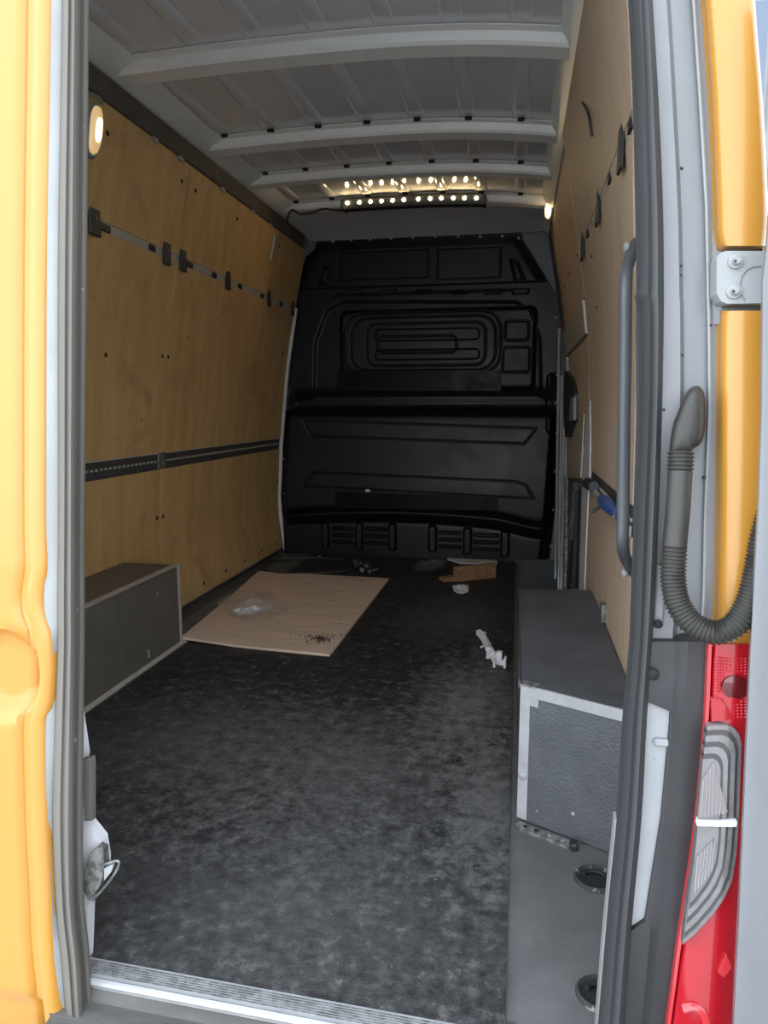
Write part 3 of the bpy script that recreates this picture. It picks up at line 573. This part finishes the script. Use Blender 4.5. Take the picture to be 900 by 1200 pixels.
MB().prism([onR(x, y, -.0295) for x, y in [(816, 1005), (836, 985), (836, 1015), (826, 1035), (812, 1048)]], (0, .004, 0)).build('prism_reflector', CHROME, ci)
MB().prism([onR(x, y, -.031) for x, y in [(818, 962), (864, 963), (863, 969), (817, 968)]], (0, .01, 0)).build('divider_bar', LWHITE, ci)
for x0, y0, x1, y1 in [(822+k*4.2, 958-k*.5, 824.5+k*4.2*.95, 915-k*7 if k < 4 else 905+k*7) for k in range(7)]+[(814+k*4, 1046-k*5, 818+k*4, 1003-k*4) for k in range(6)]:
    MB().tube([onR(x0, y0, -.0300), onR(x1, y1, -.0300)], .0006, 5).build('lens_rib', PALE, ci)
MB().lathe(onR(861, 805, -.012), (0, -1, 0), [(.017, -.004), (.016, .002), (.010, .004), (.003, .0045)], 18).build('fog_lamp_spot', REDD, tl, True)
MB().prism([onR(x, y, -.014) for x, y in [(834, 846), (834, 818), (845, 820), (855, 832), (858, 843)]], (0, .01, 0)).build('side_reflector', RED, tl)
MB().prism([onR(x, y, -.016) for x, y in [(842, 1140), (852, 1120), (858, 1134), (848, 1146)]], (0, .01, 0)).build('lens_facet', REDL, tl)
MB().tube(spline([onR(x, y, -.013) for x, y in [(800, 1182), (815, 1180), (825, 1190), (832, 1215)]], 4), .006, 8).build('lens_ridge', REDL, tl, True)
wv = MB()
for i in range(20):
    for j in range(9):
        y = 772+i*3.6; x = 838+j*4.4
        if x < 880 and not (math.hypot(x-861, y-805) < 18) and not (y > 814 and x < 858): p = onR(x, y, -.0125); wv.lathe(p, (0, -1, 0), [(.0016, 0), (.0008, .0012)], 5)
wv.build('lens_dimples', REDL, tl)['kind'] = 'stuff'

# open right rear door: only its hinge edge reaches into view
rd = thing('door_2', (.33, .85, -.3), 'open grey right rear door swung out beside the tail lamp', 'door', kind='structure')
ed = [(-60, 925), (200, 905), (285, 899), (330, 894), (480, 893), (600, 889), (700, 883), (780, 879), (870, 875), (970, 871), (1080, 866), (1200, 860), (1290, 857)]
P = []
for y, x in ed:
    p = onR(x, y, -.06); P.append([p+np.array([.004, .02, 0]), p, p+np.array([.010, -.012, 0]), p+np.array([.03, -.06, 0]), p+np.array([.034, -.066, 0]), p+np.array([.22, -.55, 0])])
MB().solid(P, (.05, .02, 0)).build('inner_panel', BODY, rd, True, 30)
P = []
for y, x in ed:
    p = onR(x, y, -.06); P.append([p+np.array([.056, .02, 0]), p+np.array([.275, -.53, 0])])
MB().solid(P, (.012, .005, 0)).build('outer_skin', YEL, rd)

# ================================================================= REAR SILL
def Ys(x): return .9435-.028*(x+.674)                     # the rear edge of the floor, slightly out of square
sl = thing('sill_strip', (-.24, .91, -.03), 'ribbed aluminium tread strip along the rear edge of the load floor', 'sill strip')
SX = (-.69, .30)
def strip(y0, y1, z0, z1): return MB().solid([[(x, Ys(x)+y, z1) for y in (y0, y1)] for x in SX], (0, 0, z0-z1))
strip(-.040, 0, -.03, .002).build('plate', ALUM, sl)
for k in range(6): strip(-.0068-k*.0045, -.0052-k*.0045, .001, .0034).build('rib', STEEL, sl)
MB().tube([(x, Ys(x)-.039, -.003) for x in SX], .0065, 8).build('nosing', ALUM, sl, True)
bs = thing('bumper_step', (-.24, .78, -.2), 'dusty dark plastic bumper step below the sill strip', 'bumper')
MB().solid([[(x, Ys(x)-.9435+y, z) for y, z in ((.905, -.012), (.893, -.028), (.72, -.034), (.69, -.045), (.68, -.10))] for x in np.linspace(-.685, .34, 6)], (0, .0, -.03)).build('tread', STEP, bs, True)
MB().box(-.685, .34, .67, .685, -.35, -.09).build('bumper_face', BLKP, bs)
for k in range(6): MB().solid([[(x, Ys(x)-.9435+.735+k*.025+d, -.029) for d in (0, .004)] for x in SX], (0, 0, -.007)).build('tread_rib', STEP, bs)
p = onZ(183, 1163, -.02); MB().solid([[(p[0]-.012, p[1]-.006, -.0245), (p[0], p[1]-.008, -.02)], [(p[0]-.004, p[1]+.006, -.024), (p[0]+.014, p[1]+.004, -.022)]], (0, 0, -.004)).build('leaf', LEAF)
tag(bpy.data.objects['leaf'], 'small yellow green leaf scrap lying on the bumper step', 'leaf')

# ================================================================= LOAD SPACE: MAT, BOXES, SHEET
mt = MB(); nx, ny = 40, 90
mt.solid([[(-1.235+(1.24)*i/nx, (.9435-.028*(-1.235+1.24*i/nx+.674))*(1-j/ny)+(BK-.125)*j/ny, .0) for i in range(nx+1)] for j in range(ny+1)], (0, 0, -.006))
mt = mt.build('rubber_mat', MAT_); tag(mt, 'scuffed black rubber mat covering the van floor', 'floor mat')

# right wheel box, its rear end set at a slant
bx = thing('wheel_box', (.13, 1.9, 0), 'dark grey wheel arch box with aluminium edged end, on the right of the floor', 'storage box', 'wheel arch boxes')
FL, FR, BR, BL = (.022, 1.485), (.247, 1.375), (.247, 2.345), (.017, 2.315); BH = .31
t = .012
MB().prism([(FL[0], FL[1], BH-t), (FR[0], FR[1], BH-t), (BR[0], BR[1], BH-t), (BL[0], BL[1], BH-t)], (0, 0, t)).build('top_panel', BOXT, bx)
MB().prism([(FL[0], FL[1], .0), (FL[0]+t, FL[1], .0), (BL[0]+t, BL[1], .0), (BL[0], BL[1], .0)], (0, 0, BH-t)).build('side_panel', BOXT, bx)
e = np.array([FR[0]-FL[0], FR[1]-FL[1], 0]); EL = np.linalg.norm(e); e /= EL; nrm = np.array([e[1], -e[0], 0]); nrm = nrm if nrm[1] < 0 else -nrm
def fpt(a, z, o=0): return np.array([FL[0], FL[1], 0])+e*a+nrm*o+np.array([0, 0, z])
MB().prism([fpt(.004, 0), fpt(EL, 0), fpt(EL, BH-t), fpt(.004, BH-t)], -nrm*t).build('end_panel', BOXR, bx)
MB().prism([(BL[0], BL[1], 0), (BR[0], BR[1], 0), (BR[0], BR[1], BH-t), (BL[0], BL[1], BH-t)], (0, -t, 0)).build('end_panel', BOXR, bx)
MB().prism([fpt(-.001, .004, -.002), fpt(.022, .004, -.002), fpt(.022, BH, -.002), fpt(-.001, BH, -.002)], nrm*.005).build('corner_trim', ALUM, bx)
MB().prism([fpt(.0, BH-.022, -.002), fpt(EL, BH-.022, -.002), fpt(EL, BH+.002, -.002), fpt(.0, BH+.002, -.002)], nrm*.0055).build('top_trim', ALUM, bx)
MB().prism([fpt(-.004, BH, .005), fpt(.035, BH, .005), fpt(.035, BH, -.02), fpt(-.004, BH, -.02)], (0, 0, .004)).build('corner_plate', STEEL, bx)
MB().prism([fpt(.022, BH-.04, 0), fpt(.042, BH-.04, 0), fpt(.042, BH-.022, 0), fpt(.022, BH-.022, 0)], nrm*.005).build('rivet_plate', ALUM, bx)
for a, z in ((.045, .03), (.125, .055)): MB().lathe(fpt(a, z, -.002), nrm, [(.005, 0), (.005, .003), (.002, .004)], 10).build('screw', STEEL, bx)
MB().lathe(fpt(.01, .105, .0), nrm, [(.011, 0), (.010, .005), (.004, .008)], 9).build('filler_blob', PALE, bx, True)
MB().solid([[(BL[0]-.002, y, z) for z in (BH-.02, BH+.001)] for y in (FL[1]+.03, BL[1])], (.004, 0, 0)).build('edge_tape', RAILD, bx)
br = thing('floor_bracket', tuple(fpt(.06, 0, .02)), 'perforated flat steel bracket fixed to the floor in front of the wheel box', 'bracket')
MB().prism([fpt(.012, -.004, .012), fpt(.13, -.004, .012), fpt(.136, -.004, .02), fpt(.132, -.004, .034), fpt(.02, -.004, .036), fpt(.008, -.004, .028)], (0, 0, .007)).build('plate', STEEL, br)
for a in (.03, .055, .085, .115): MB().lathe(fpt(a, .0028, .024), (0, 0, 1), [(.005, 0), (.005, .0012), (.002, .0014)], 10).build('hole', HOLE if a in (.03, .055) else PALE, br)
MB().bbox(*sorted((fpt(.132, 0, .03)[0], fpt(.145, 0, .02)[0])), fpt(.14, 0, .04)[1], fpt(.14, 0, .015)[1], -.002, .012).build('foot', BLKP, br)

# left wheel box
bx = thing('wheel_box', (-1.37, 1.8, 0), 'brown grey wheel arch box against the left plywood wall', 'storage box', 'wheel arch boxes')
x1 = -1.255; y1 = 2.445
MB().bbox(-1.485, x1, 1.06, y1, BH-.012, BH, .002).build('top_panel', BOXL, bx)
MB().bbox(x1-.012, x1, 1.06, y1, .0, BH-.012, .001).build('side_panel', BOXL, bx)
MB().bbox(-1.485, x1-.012, y1-.012, y1, .0, BH-.012, .001).build('end_panel', BOXL, bx)
MB().bbox(x1-.022, x1+.002, 1.06, y1+.002, BH-.002, BH+.003, .001).build('edge_trim', RAILG, bx)
MB().bbox(x1-.01, x1+.003, y1-.014, y1+.003, .0, BH+.001, .001).build('corner_trim', RAILG, bx)
MB().solid([[(x1, y, .012), (x1+.012, y, .003)] for y in (1.06, y1+.02)], (0, 0, -.0025)).build('sealant_bead', RAILG, bx)
for x, y, l in ((184, 696, .006), (118, 704, .005), (174, 766, .014)):
    p = onX(x, y, x1); MB().obox((x1, p[1], p[2]), np.eye(3), np.array([.002, l*.5, l])).build('scuff', PALE, bx)

# plywood sheet lying on the mat
nx, ny = 8, 12
c = [(-1.262, 2.455), (-.655, 2.405), (-.648, 3.588), (-1.385, 3.62)]
P = []
for j in range(ny+1):
    v = j/ny; r_ = []
    for i in range(nx+1):
        u = i/nx; x = (c[0][0]*(1-u)+c[1][0]*u)*(1-v)+(c[3][0]*(1-u)+c[2][0]*u)*v; y = (c[0][1]*(1-u)+c[1][1]*u)*(1-v)+(c[3][1]*(1-u)+c[2][1]*u)*v
        r_.append((x, y, .0105+.012*max(0, 1-u*2.5)*max(0, 1-v*2)))
    P.append(r_)
sh = MB().solid(P, (0, 0, -.010)).build('plywood_sheet', SHEET); tag(sh, 'loose sheet of plywood lying flat on the black mat', 'plywood sheet')
ds = MB(); c0 = onZ(375, 748, .012)                      # spilled dirt on the sheet
for k in range(520):
    a = random.random()*6.28; r = abs(random.gauss(0, .042)); s = random.uniform(.0008, .0026); x, y = c0[0]+r*math.cos(a)*1.2, c0[1]+r*math.sin(a)
    ds.add([(x-s, y-s, .0106), (x+s, y-s, .0106), (x+s, y+s, .0106), (x-s, y+s, .0106), (x, y, .0108+s)], [(0, 1, 4), (1, 2, 4), (2, 3, 4), (3, 0, 4), (3, 2, 1, 0)])
ds = ds.build('dirt_spill', HOLE); tag(ds, 'small spill of dark dirt grains on the plywood sheet', 'dirt', kind='stuff')

def crumple(name, m, poly, z0, amp, n=26, seed=1, th=.0006):   # crumpled film or paper: jagged height field inside an outline (floor points)
    r = np.random.default_rng(seed); P = np.array(poly); lo, hi = P.min(0), P.max(0); cc = P.mean(0); bump = r.random((7, 7))
    ang = np.linspace(0, 2*math.pi, 4*n, endpoint=False); rings = []
    def rad(a):
        d = np.array([math.cos(a), math.sin(a)]); best = 0
        for k in range(len(P)):
            p, q = P[k]-cc, P[(k+1) % len(P)]-cc; e_ = q-p; den = d[0]*e_[1]-d[1]*e_[0]
            if abs(den) < 1e-9: continue
            t = (p[0]*e_[1]-p[1]*e_[0])/den; s = (p[0]*d[1]-p[1]*d[0])/den
            if t > 0 and -.001 <= s <= 1.001: best = max(best, t)
        return best
    R0 = [rad(a) for a in ang]; K = n//2
    for i in range(K+1):
        f = max(.02, i/K); row = []
        for a, rr_ in zip(ang, R0):
            x, y = cc[0]+rr_*f*math.cos(a), cc[1]+rr_*f*math.sin(a)
            gx, gy = (x-lo[0])/(hi[0]-lo[0])*5.99, (y-lo[1])/(hi[1]-lo[1])*5.99; gx = min(max(gx, 0), 5.99); gy = min(max(gy, 0), 5.99); ix, iy = int(gx), int(gy); fx, fy = gx-ix, gy-iy
            b = bump[ix, iy]*(1-fx)*(1-fy)+bump[ix+1, iy]*fx*(1-fy)+bump[ix, iy+1]*(1-fx)*fy+bump[ix+1, iy+1]*fx*fy
            z = z0+amp*abs(2*b-1)*(1.15-f)*1.6+amp*.25*r.random()*(1.05-f); row.append((x, y, z))
        rings.append(row)
    rings = [r_+[r_[0]] for r_ in rings]
    return MB().solid(rings, (0, 0, -th)).build(name, m, None)
o = crumple('plastic_bag', POLY, [onZ(x, y, .012)[:2] for x, y in [(254, 708), (268, 697), (300, 694), (318, 694), (330, 706), (343, 714), (320, 724), (285, 728), (268, 722)]], .0145, .020, 30, 3)
tag(o, 'crumpled clear plastic bag lying on the plywood sheet', 'plastic bag')
o = crumple('crumpled_tissue', PAPER, [onZ(x, y, .014)[:2] for x, y in [(272, 716), (280, 711), (296, 713), (308, 709), (311, 715), (296, 719), (282, 721)]], .0150, .016, 18, 5)
tag(o, 'white crumpled tissue inside the clear bag on the plywood sheet', 'tissue')
o = crumple('plastic_bag', POLYD, [onZ(x, y, .0)[:2] for x, y in [(484, 668), (490, 658), (510, 654), (524, 657), (522, 664), (500, 672)]], .001, .022, 24, 8)
tag(o, 'crumpled dark clear plastic bag on the mat beside the wood block', 'plastic bag')
o = MB().prism([(*onZ(x, y, .0)[:2], .0) for x, y in [(524, 656), (526, 652), (558, 654), (583, 658), (582, 662), (540, 661)]], (0, 0, .006)).build('paper_sheet', PAPER); tag(o, 'flat white sheet of paper on the mat at the bulkhead foot', 'paper')
a = onZ(533, 682, 0); b = onZ(581, 677, 0); ax = b-a; L = np.linalg.norm(ax); ax /= L; ay = np.array([-ax[1], ax[0], 0])
o = MB(); o.prism([a, a+ax*L*1.0, a+ax*L*1.0+ay*.02, a+ay*.02], (0, 0, .078)); o.obox(a-ax*.03+ay*.03+np.array([0, 0, .012]), [ax, ay, [0, 0, 1]], np.array([.035, .03, .011]), .006); o.obox(a+ax*L*.5+ay*.05+np.array([0, 0, .008]), [ax, ay, [0, 0, 1]], np.array([L*.5, .04, .008]), .002)
o = o.build('cardboard_block', WOOD); tag(o, 'torn brown cardboard piece lying in front of the white paper', 'cardboard')
o = crumple('paper_scrap', PAPER, [onZ(x, y, .0)[:2] for x, y in [(530, 687), (540, 685), (549, 687), (549, 694), (540, 697), (532, 694)]], .001, .02, 14, 11); tag(o, 'small crumpled white paper scrap alone on the mat', 'paper')
# broken white clip by the right box
cb = thing('broken_clip', tuple(onZ(578, 765, 0)), 'broken white plastic clip lying on the mat beside the right wheel box', 'plastic clip')
rngp = [(562, 742), (567, 748), (571, 756), (575, 764), (580, 772)]
MB().tube(spline([onZ(x, y, .018+.008*(i % 2)) for i, (x, y) in enumerate(rngp)], 4), [.009+.007*abs(math.sin(i*1.7)) for i in range(17)], 7).build('stem', PAPER, cb)
for x, y, sx_, sy_, sz_ in [(561, 741, .006, .012, .01), (566, 745, .012, .006, .016), (570, 753, .014, .02, .006), (566, 757, .004, .02, .004), (578, 767, .012, .022, .010), (572, 764, .006, .014, .022), (586, 776, .022, .01, .008), (592, 776, .004, .012, .02), (579, 777, .004, .01, .014), (585, 770, .01, .01, .022)]:
    a = random.uniform(-.6, .6); p = onZ(x, y, sz_); MB().obox((p[0], p[1], sz_), [[math.cos(a), math.sin(a), 0], [-math.sin(a), math.cos(a), 0], [0, 0, 1]], np.array([sx_, sy_, sz_]), .002).build('clip_tab', PAPER, cb)
o = crumple('paper_fleck', PAPER, [(p[0], p[1]) for p in [onZ(x, y, .0) for x, y in [(372, 652), (376, 651), (377, 654), (373, 655)]]], .001, .008, 8, 4); tag(o, 'tiny white paper fleck on the mat at the bulkhead foot', 'paper')
p = onY(431, 575, BK-.1); o = MB().obox(p, np.eye(3), np.array([.014, .012, .008]), .003).build('paper_fleck', PAPER); tag(o, 'tiny white paper fleck caught on the bulkhead ledge', 'paper')

# cable loop with connector
cb = thing('power_cable', tuple(onZ(425, 665, 0)), 'black cable looped on the floor ending in connectors near the bulkhead', 'cable')
pts = [onZ(x, y, .008) for x, y in [(420, 664), (405, 669), (385, 671), (350, 672.5), (325, 672), (309, 667), (306, 662), (316, 657), (345, 654.5), (380, 654), (405, 656)]]
MB().tube(spline(pts, 8), .007, 8).build('cord', BLKP, cb, True)
for i, (x, y, m_, r, l) in enumerate([(420, 661, BLKP, .022, .05), (430, 663, BLKP, .026, .05), (424, 668, STEEL, .014, .03), (434, 664, PAPER, .012, .02), (433, 670, STEEL, .01, .03), (416, 658, STEEL, .012, .02), (439, 668, BLKP, .012, .04)]):
    p = onZ(x, y, r*1.5); d_ = np.array([math.cos(i*1.1), math.sin(i*1.1), .25]); MB().lathe(p-d_*l*.5, d_, [(r*.6, 0), (r, l*.2), (r, l*.7), (r*.75, l*.72), (r*.7, l)], 10).build('connector', m_, cb, True)

# floor lashing recesses on the grey strip
for i, (x, y, r, lab) in enumerate([(697, 1031, .038, 'dusty recessed lashing eye in the grey floor strip in front of the wheel box'), (702, 1166, .034, 'dusty recessed lashing eye in the grey floor strip nearest the sill')]):
    p = onZ(x, y, -.004); t_ = thing('lashing_eye', (p[0], p[1], -.004), lab, 'lashing eye', 'floor lashing eyes')
    MB().lathe((p[0], p[1], -.006), (0, 0, 1), [(r*1.08, 0), (r*1.05, .006), (r*.95, .010), (r*.82, .006), (r*.78, .003)], 24).build('rim', GRIME, t_, True)
    MB().lathe((p[0], p[1], -.003), (0, 0, 1), [(r*.8, 0), (r*.8, .0015)], 20).build('cup', HOLE, t_)
    MB().tube([(p[0]+r*.55*math.cos(a), p[1]+r*.4*math.sin(a), .004) for a in np.linspace(0, math.pi, 9)], .004, 6).build('ring', HOLE, t_, True)

# ================================================================= FITTINGS
# light bar under the front bow
lb = thing('light_bar', (-.53, 3.68, 1.88), 'lit black light bar with twelve warm LEDs under the roof', 'light bar')
A0, A1 = onY(403, 243.5, 3.69), onY(567, 242, 3.69)
N = 20; P = []
def arc(u): x = A0[0]+(A1[0]-A0[0])*u; return np.array([x, 3.69, Zb(x)-.004])
MB().solid([[arc(u)+np.array(o_) for o_ in ((0, -.012, -.026), (0, -.022, -.010), (0, -.022, .018), (0, -.008, .028))] for u in np.linspace(0, 1, N)], (0, .05, .0)).build('housing', BLKP, lb, True, 40)
src = None
for x in (407, 421, 434, 447, 460, 473, 490, 504, 517, 531, 544, 558):
    p = onY(x, 243, 3.665); p[2] = Zb(p[0])-.003
    if src is None: src = MB().lathe(p, (0, -1, -.1), [(.0085, 0), (.008, .004), (.005, .008), (.001, .0095)], 10).build('led', LED, lb, True)
    else: put(src, lb, p)
for u in (.0, 1.0):
    p = arc(u); MB().bbox(p[0]-.012, p[0]+.012, 3.67, 3.74, p[2]-.028, p[2]+.02, .004).build('end_cap', BLKP, lb)
# its cable
pts = [onY(x, y, Y) for x, y, Y in [(402, 247, 3.70), (390, 246, 3.73), (378, 245, 3.72), (368, 249, 3.70), (352, 251, 3.70), (343, 246, 3.70), (338, 252, 3.72), (336, 262, 3.74)]]
o = MB().tube(spline(pts, 6), .005, 6).build('lamp_cable', BLKP, None, True); tag(o, 'thin black cable running from the light bar to the left wall', 'cable')
pts = [onY(x, y, 3.70) for x, y in [(625, 239), (634, 246), (640, 254)]]
# dome lamps
def dome(px, py, side, n, lab, hw, hh_, lit):
    p = wpt(side, px, py); t_ = thing('dome_lamp', tuple(p), lab, 'lamp', 'lit dome lamps'); s = -side; P = []
    slope = (Pf(side, p[2]+.05)-Pf(side, p[2]-.05))/.1
    def oval(kw, d): return [(p[0]+slope*hh_*kw*math.sin(a)+s*d, p[1]+hw*kw*math.copysign(abs(math.cos(a))**.75, math.cos(a)), p[2]+hh_*kw*math.copysign(abs(math.sin(a))**.75, math.sin(a))) for a in np.linspace(0, 2*math.pi, 28, endpoint=False)]
    def shell(name, m, prof): 
        b_ = MB(); b_.grid([oval(k, d) for k, d in prof], True); b_.f.append(tuple(len(b_.v)-28+q for q in range(28))); b_.f.append(tuple(27-q for q in range(28))); return b_.build(name, m, t_, True, 50)
    shell('rim', PALE, [(1, -.004), (1, .008), (.93, .012), (.86, .010)]); shell('diffuser', DOMEC, [(.87, .006), (.85, .014), (.7, .020), (.4, .023)])
    shell('bulb_glow', DOME, [(.45, .018), (.42, .025), (.2, .027)])
    return t_
dome(108, 153, -1, 'dome', 'lit oval dome lamp high on the left plywood wall', .034, .078, 1)
pw = [wpt(-1, x, y, .006) for x, y in [(103, 108), (112, 114), (121, 122)]]; pw[1] += np.array([.01, 0, 0]); o = MB().tube(spline(pw, 4), .004, 6).build('loose_wire', PALE, wl, True)
t_ = thing('dome_lamp', tuple(onY(641, 258, 3.72)), 'lit oval lamp under the roof corner beside the sliding door', 'lamp', 'lit dome lamps')
a, b = onY(641, 262, 3.72), onY(641, 226, 3.72); cc = onY(641, 246, 3.72)
MB().lathe(cc+np.array([.02, .01, 0]), (-1, -.3, -.05), [(.05, -.05), (.05, 0), (.046, .012), (.03, .014)], 18).build('rim', PALE, t_, True)
MB().lathe(cc+np.array([.012, .008, 0]), (-1, -.3, -.05), [(.04, 0), (.034, .012), (.015, .018)], 16).build('diffuser', DOME, t_, True)
MB().obox(cc+np.array([.02, .04, .03]), np.eye(3), np.array([.03, .03, .05]), .006).build('mount', BOWP, t_)
# dark pen-like slot in upper panel and hooks
pa, pb = wpt(-1, 322, 275, .006), wpt(-1, 317, 305, .006); o = MB().tube([pa, pb], .007, 6).build('wall_hook', ALUM, wl, True)

# grab handle
gh = thing('grab_handle', tuple(onY(741, 668, 1.45)), 'long black vertical grab handle beside the rear seal', 'handle')
hp = [(746, 286, 1.50), (741, 296, 1.46), (735, 312, 1.40), (733, 335, 1.36), (732.5, 400, 1.36), (731, 500, 1.36), (730, 600, 1.36), (729.5, 635, 1.36), (732, 652, 1.40), (738, 663, 1.46), (743, 671, 1.50)]
hpt = spline([onY(*q_) for q_ in hp], 6); MB().tube(hpt, .0115, 14).build('grip', HANDLE, gh, True)
for x, y in ((746, 287), (743, 669)):
    p = onY(x, y, 1.50); MB().lathe(p+np.array([.03, .03, 0]), (-1, -.35, 0), [(.02, 0), (.02, .03), (.015, .038)], 14).build('foot', HANDLE, gh, True)
    p = onY(x-6, y-.5+(3 if y > 400 else 3), 1.455); MB().lathe(p+np.array([-.008, -.004, 0]), (-.8, -.5, 0), [(.008, 0), (.008, .004), (.004, .006)], 10).build('screw_cap', PALE, gh, True)

# blue ratchet strap fitting on the right lashing rail
rf = thing('ratchet_fitting', tuple(wpt(1, 710, 600)), 'blue handled ratchet fitting clipped to the right lashing rail', 'ratchet')
def rp_(x, y, i): return wpt(1, x, y, i)
MB().tube([rp_(684, 566, .02), rp_(689, 566.5, .02), rp_(696, 570, .02)], [.008, .02, .016], 10).build('clamp_head', BLKP, rf, True)
MB().tube([rp_(676, 568, .02), rp_(686, 567, .02)], .005, 6).build('pin', STEEL, rf)
MB().tube([rp_(694, 571, .014), rp_(707, 588, .016)], .007, 8).build('rod', RAILG, rf)
MB().tube([rp_(705, 584, .016), rp_(710, 589, .018), rp_(717, 596, .016), rp_(722, 600, .012)], [.012, .02, .017, .009], 10).build('grip', BLUE, rf, True)
MB().tube([rp_(708, 588, .022), rp_(702, 594, .03), rp_(695, 599, .034)], .006, 8).build('lever', STEEL, rf, True)
for x, y in ((716, 599), (719, 603)): MB().obox(rp_(x, y, .006), np.eye(3), np.array([.004, .012, .008]), .001).build('tag', PALE, rf)
for x, y in ((734, 618), (738, 622)): MB().obox(rp_(x, y, .003), np.eye(3), np.array([.003, .01, .012]), .001).build('tag', PALE, rf)

# ================================================================= BEYOND: building glimpsed past the rear corner
GLZ = mat('blue_glazing', (.045, .07, .115), .15, col2=(.06, .09, .13), scale=.6, coat=.4)
CLAD = mat('pale_cladding', (.16, .17, .18), .6, col2=(.13, .14, .15), scale=1.5)
bd = thing('office_building', (6.5, 16, -.64), 'pale clad building with blue glazing seen past the yellow rear corner', 'building')
MB().box(3.0, 10.0, 15.2, 18.5, -.64, 12).build('wall', CLAD, bd)
fr = None
for iz in range(4):
    for ix in range(5):
        c_ = (3.75+ix*1.35, 15.2, 1.4+iz*2.9)
        if fr is None:
            fr = MB().bbox(c_[0]-.6, c_[0]+.6, 15.12, 15.24, c_[2]-1.1, c_[2]+1.1, .03).build('window', CLAD, bd); gl = MB().box(c_[0]-.52, c_[0]+.52, 15.10, 15.13, c_[2]-1.02, c_[2]+1.02).build('pane', GLZ, fr)
        else:
            f2 = put(fr, bd, (c_[0], 15.18, c_[2])); put(gl, f2, (c_[0], 15.115, c_[2]))
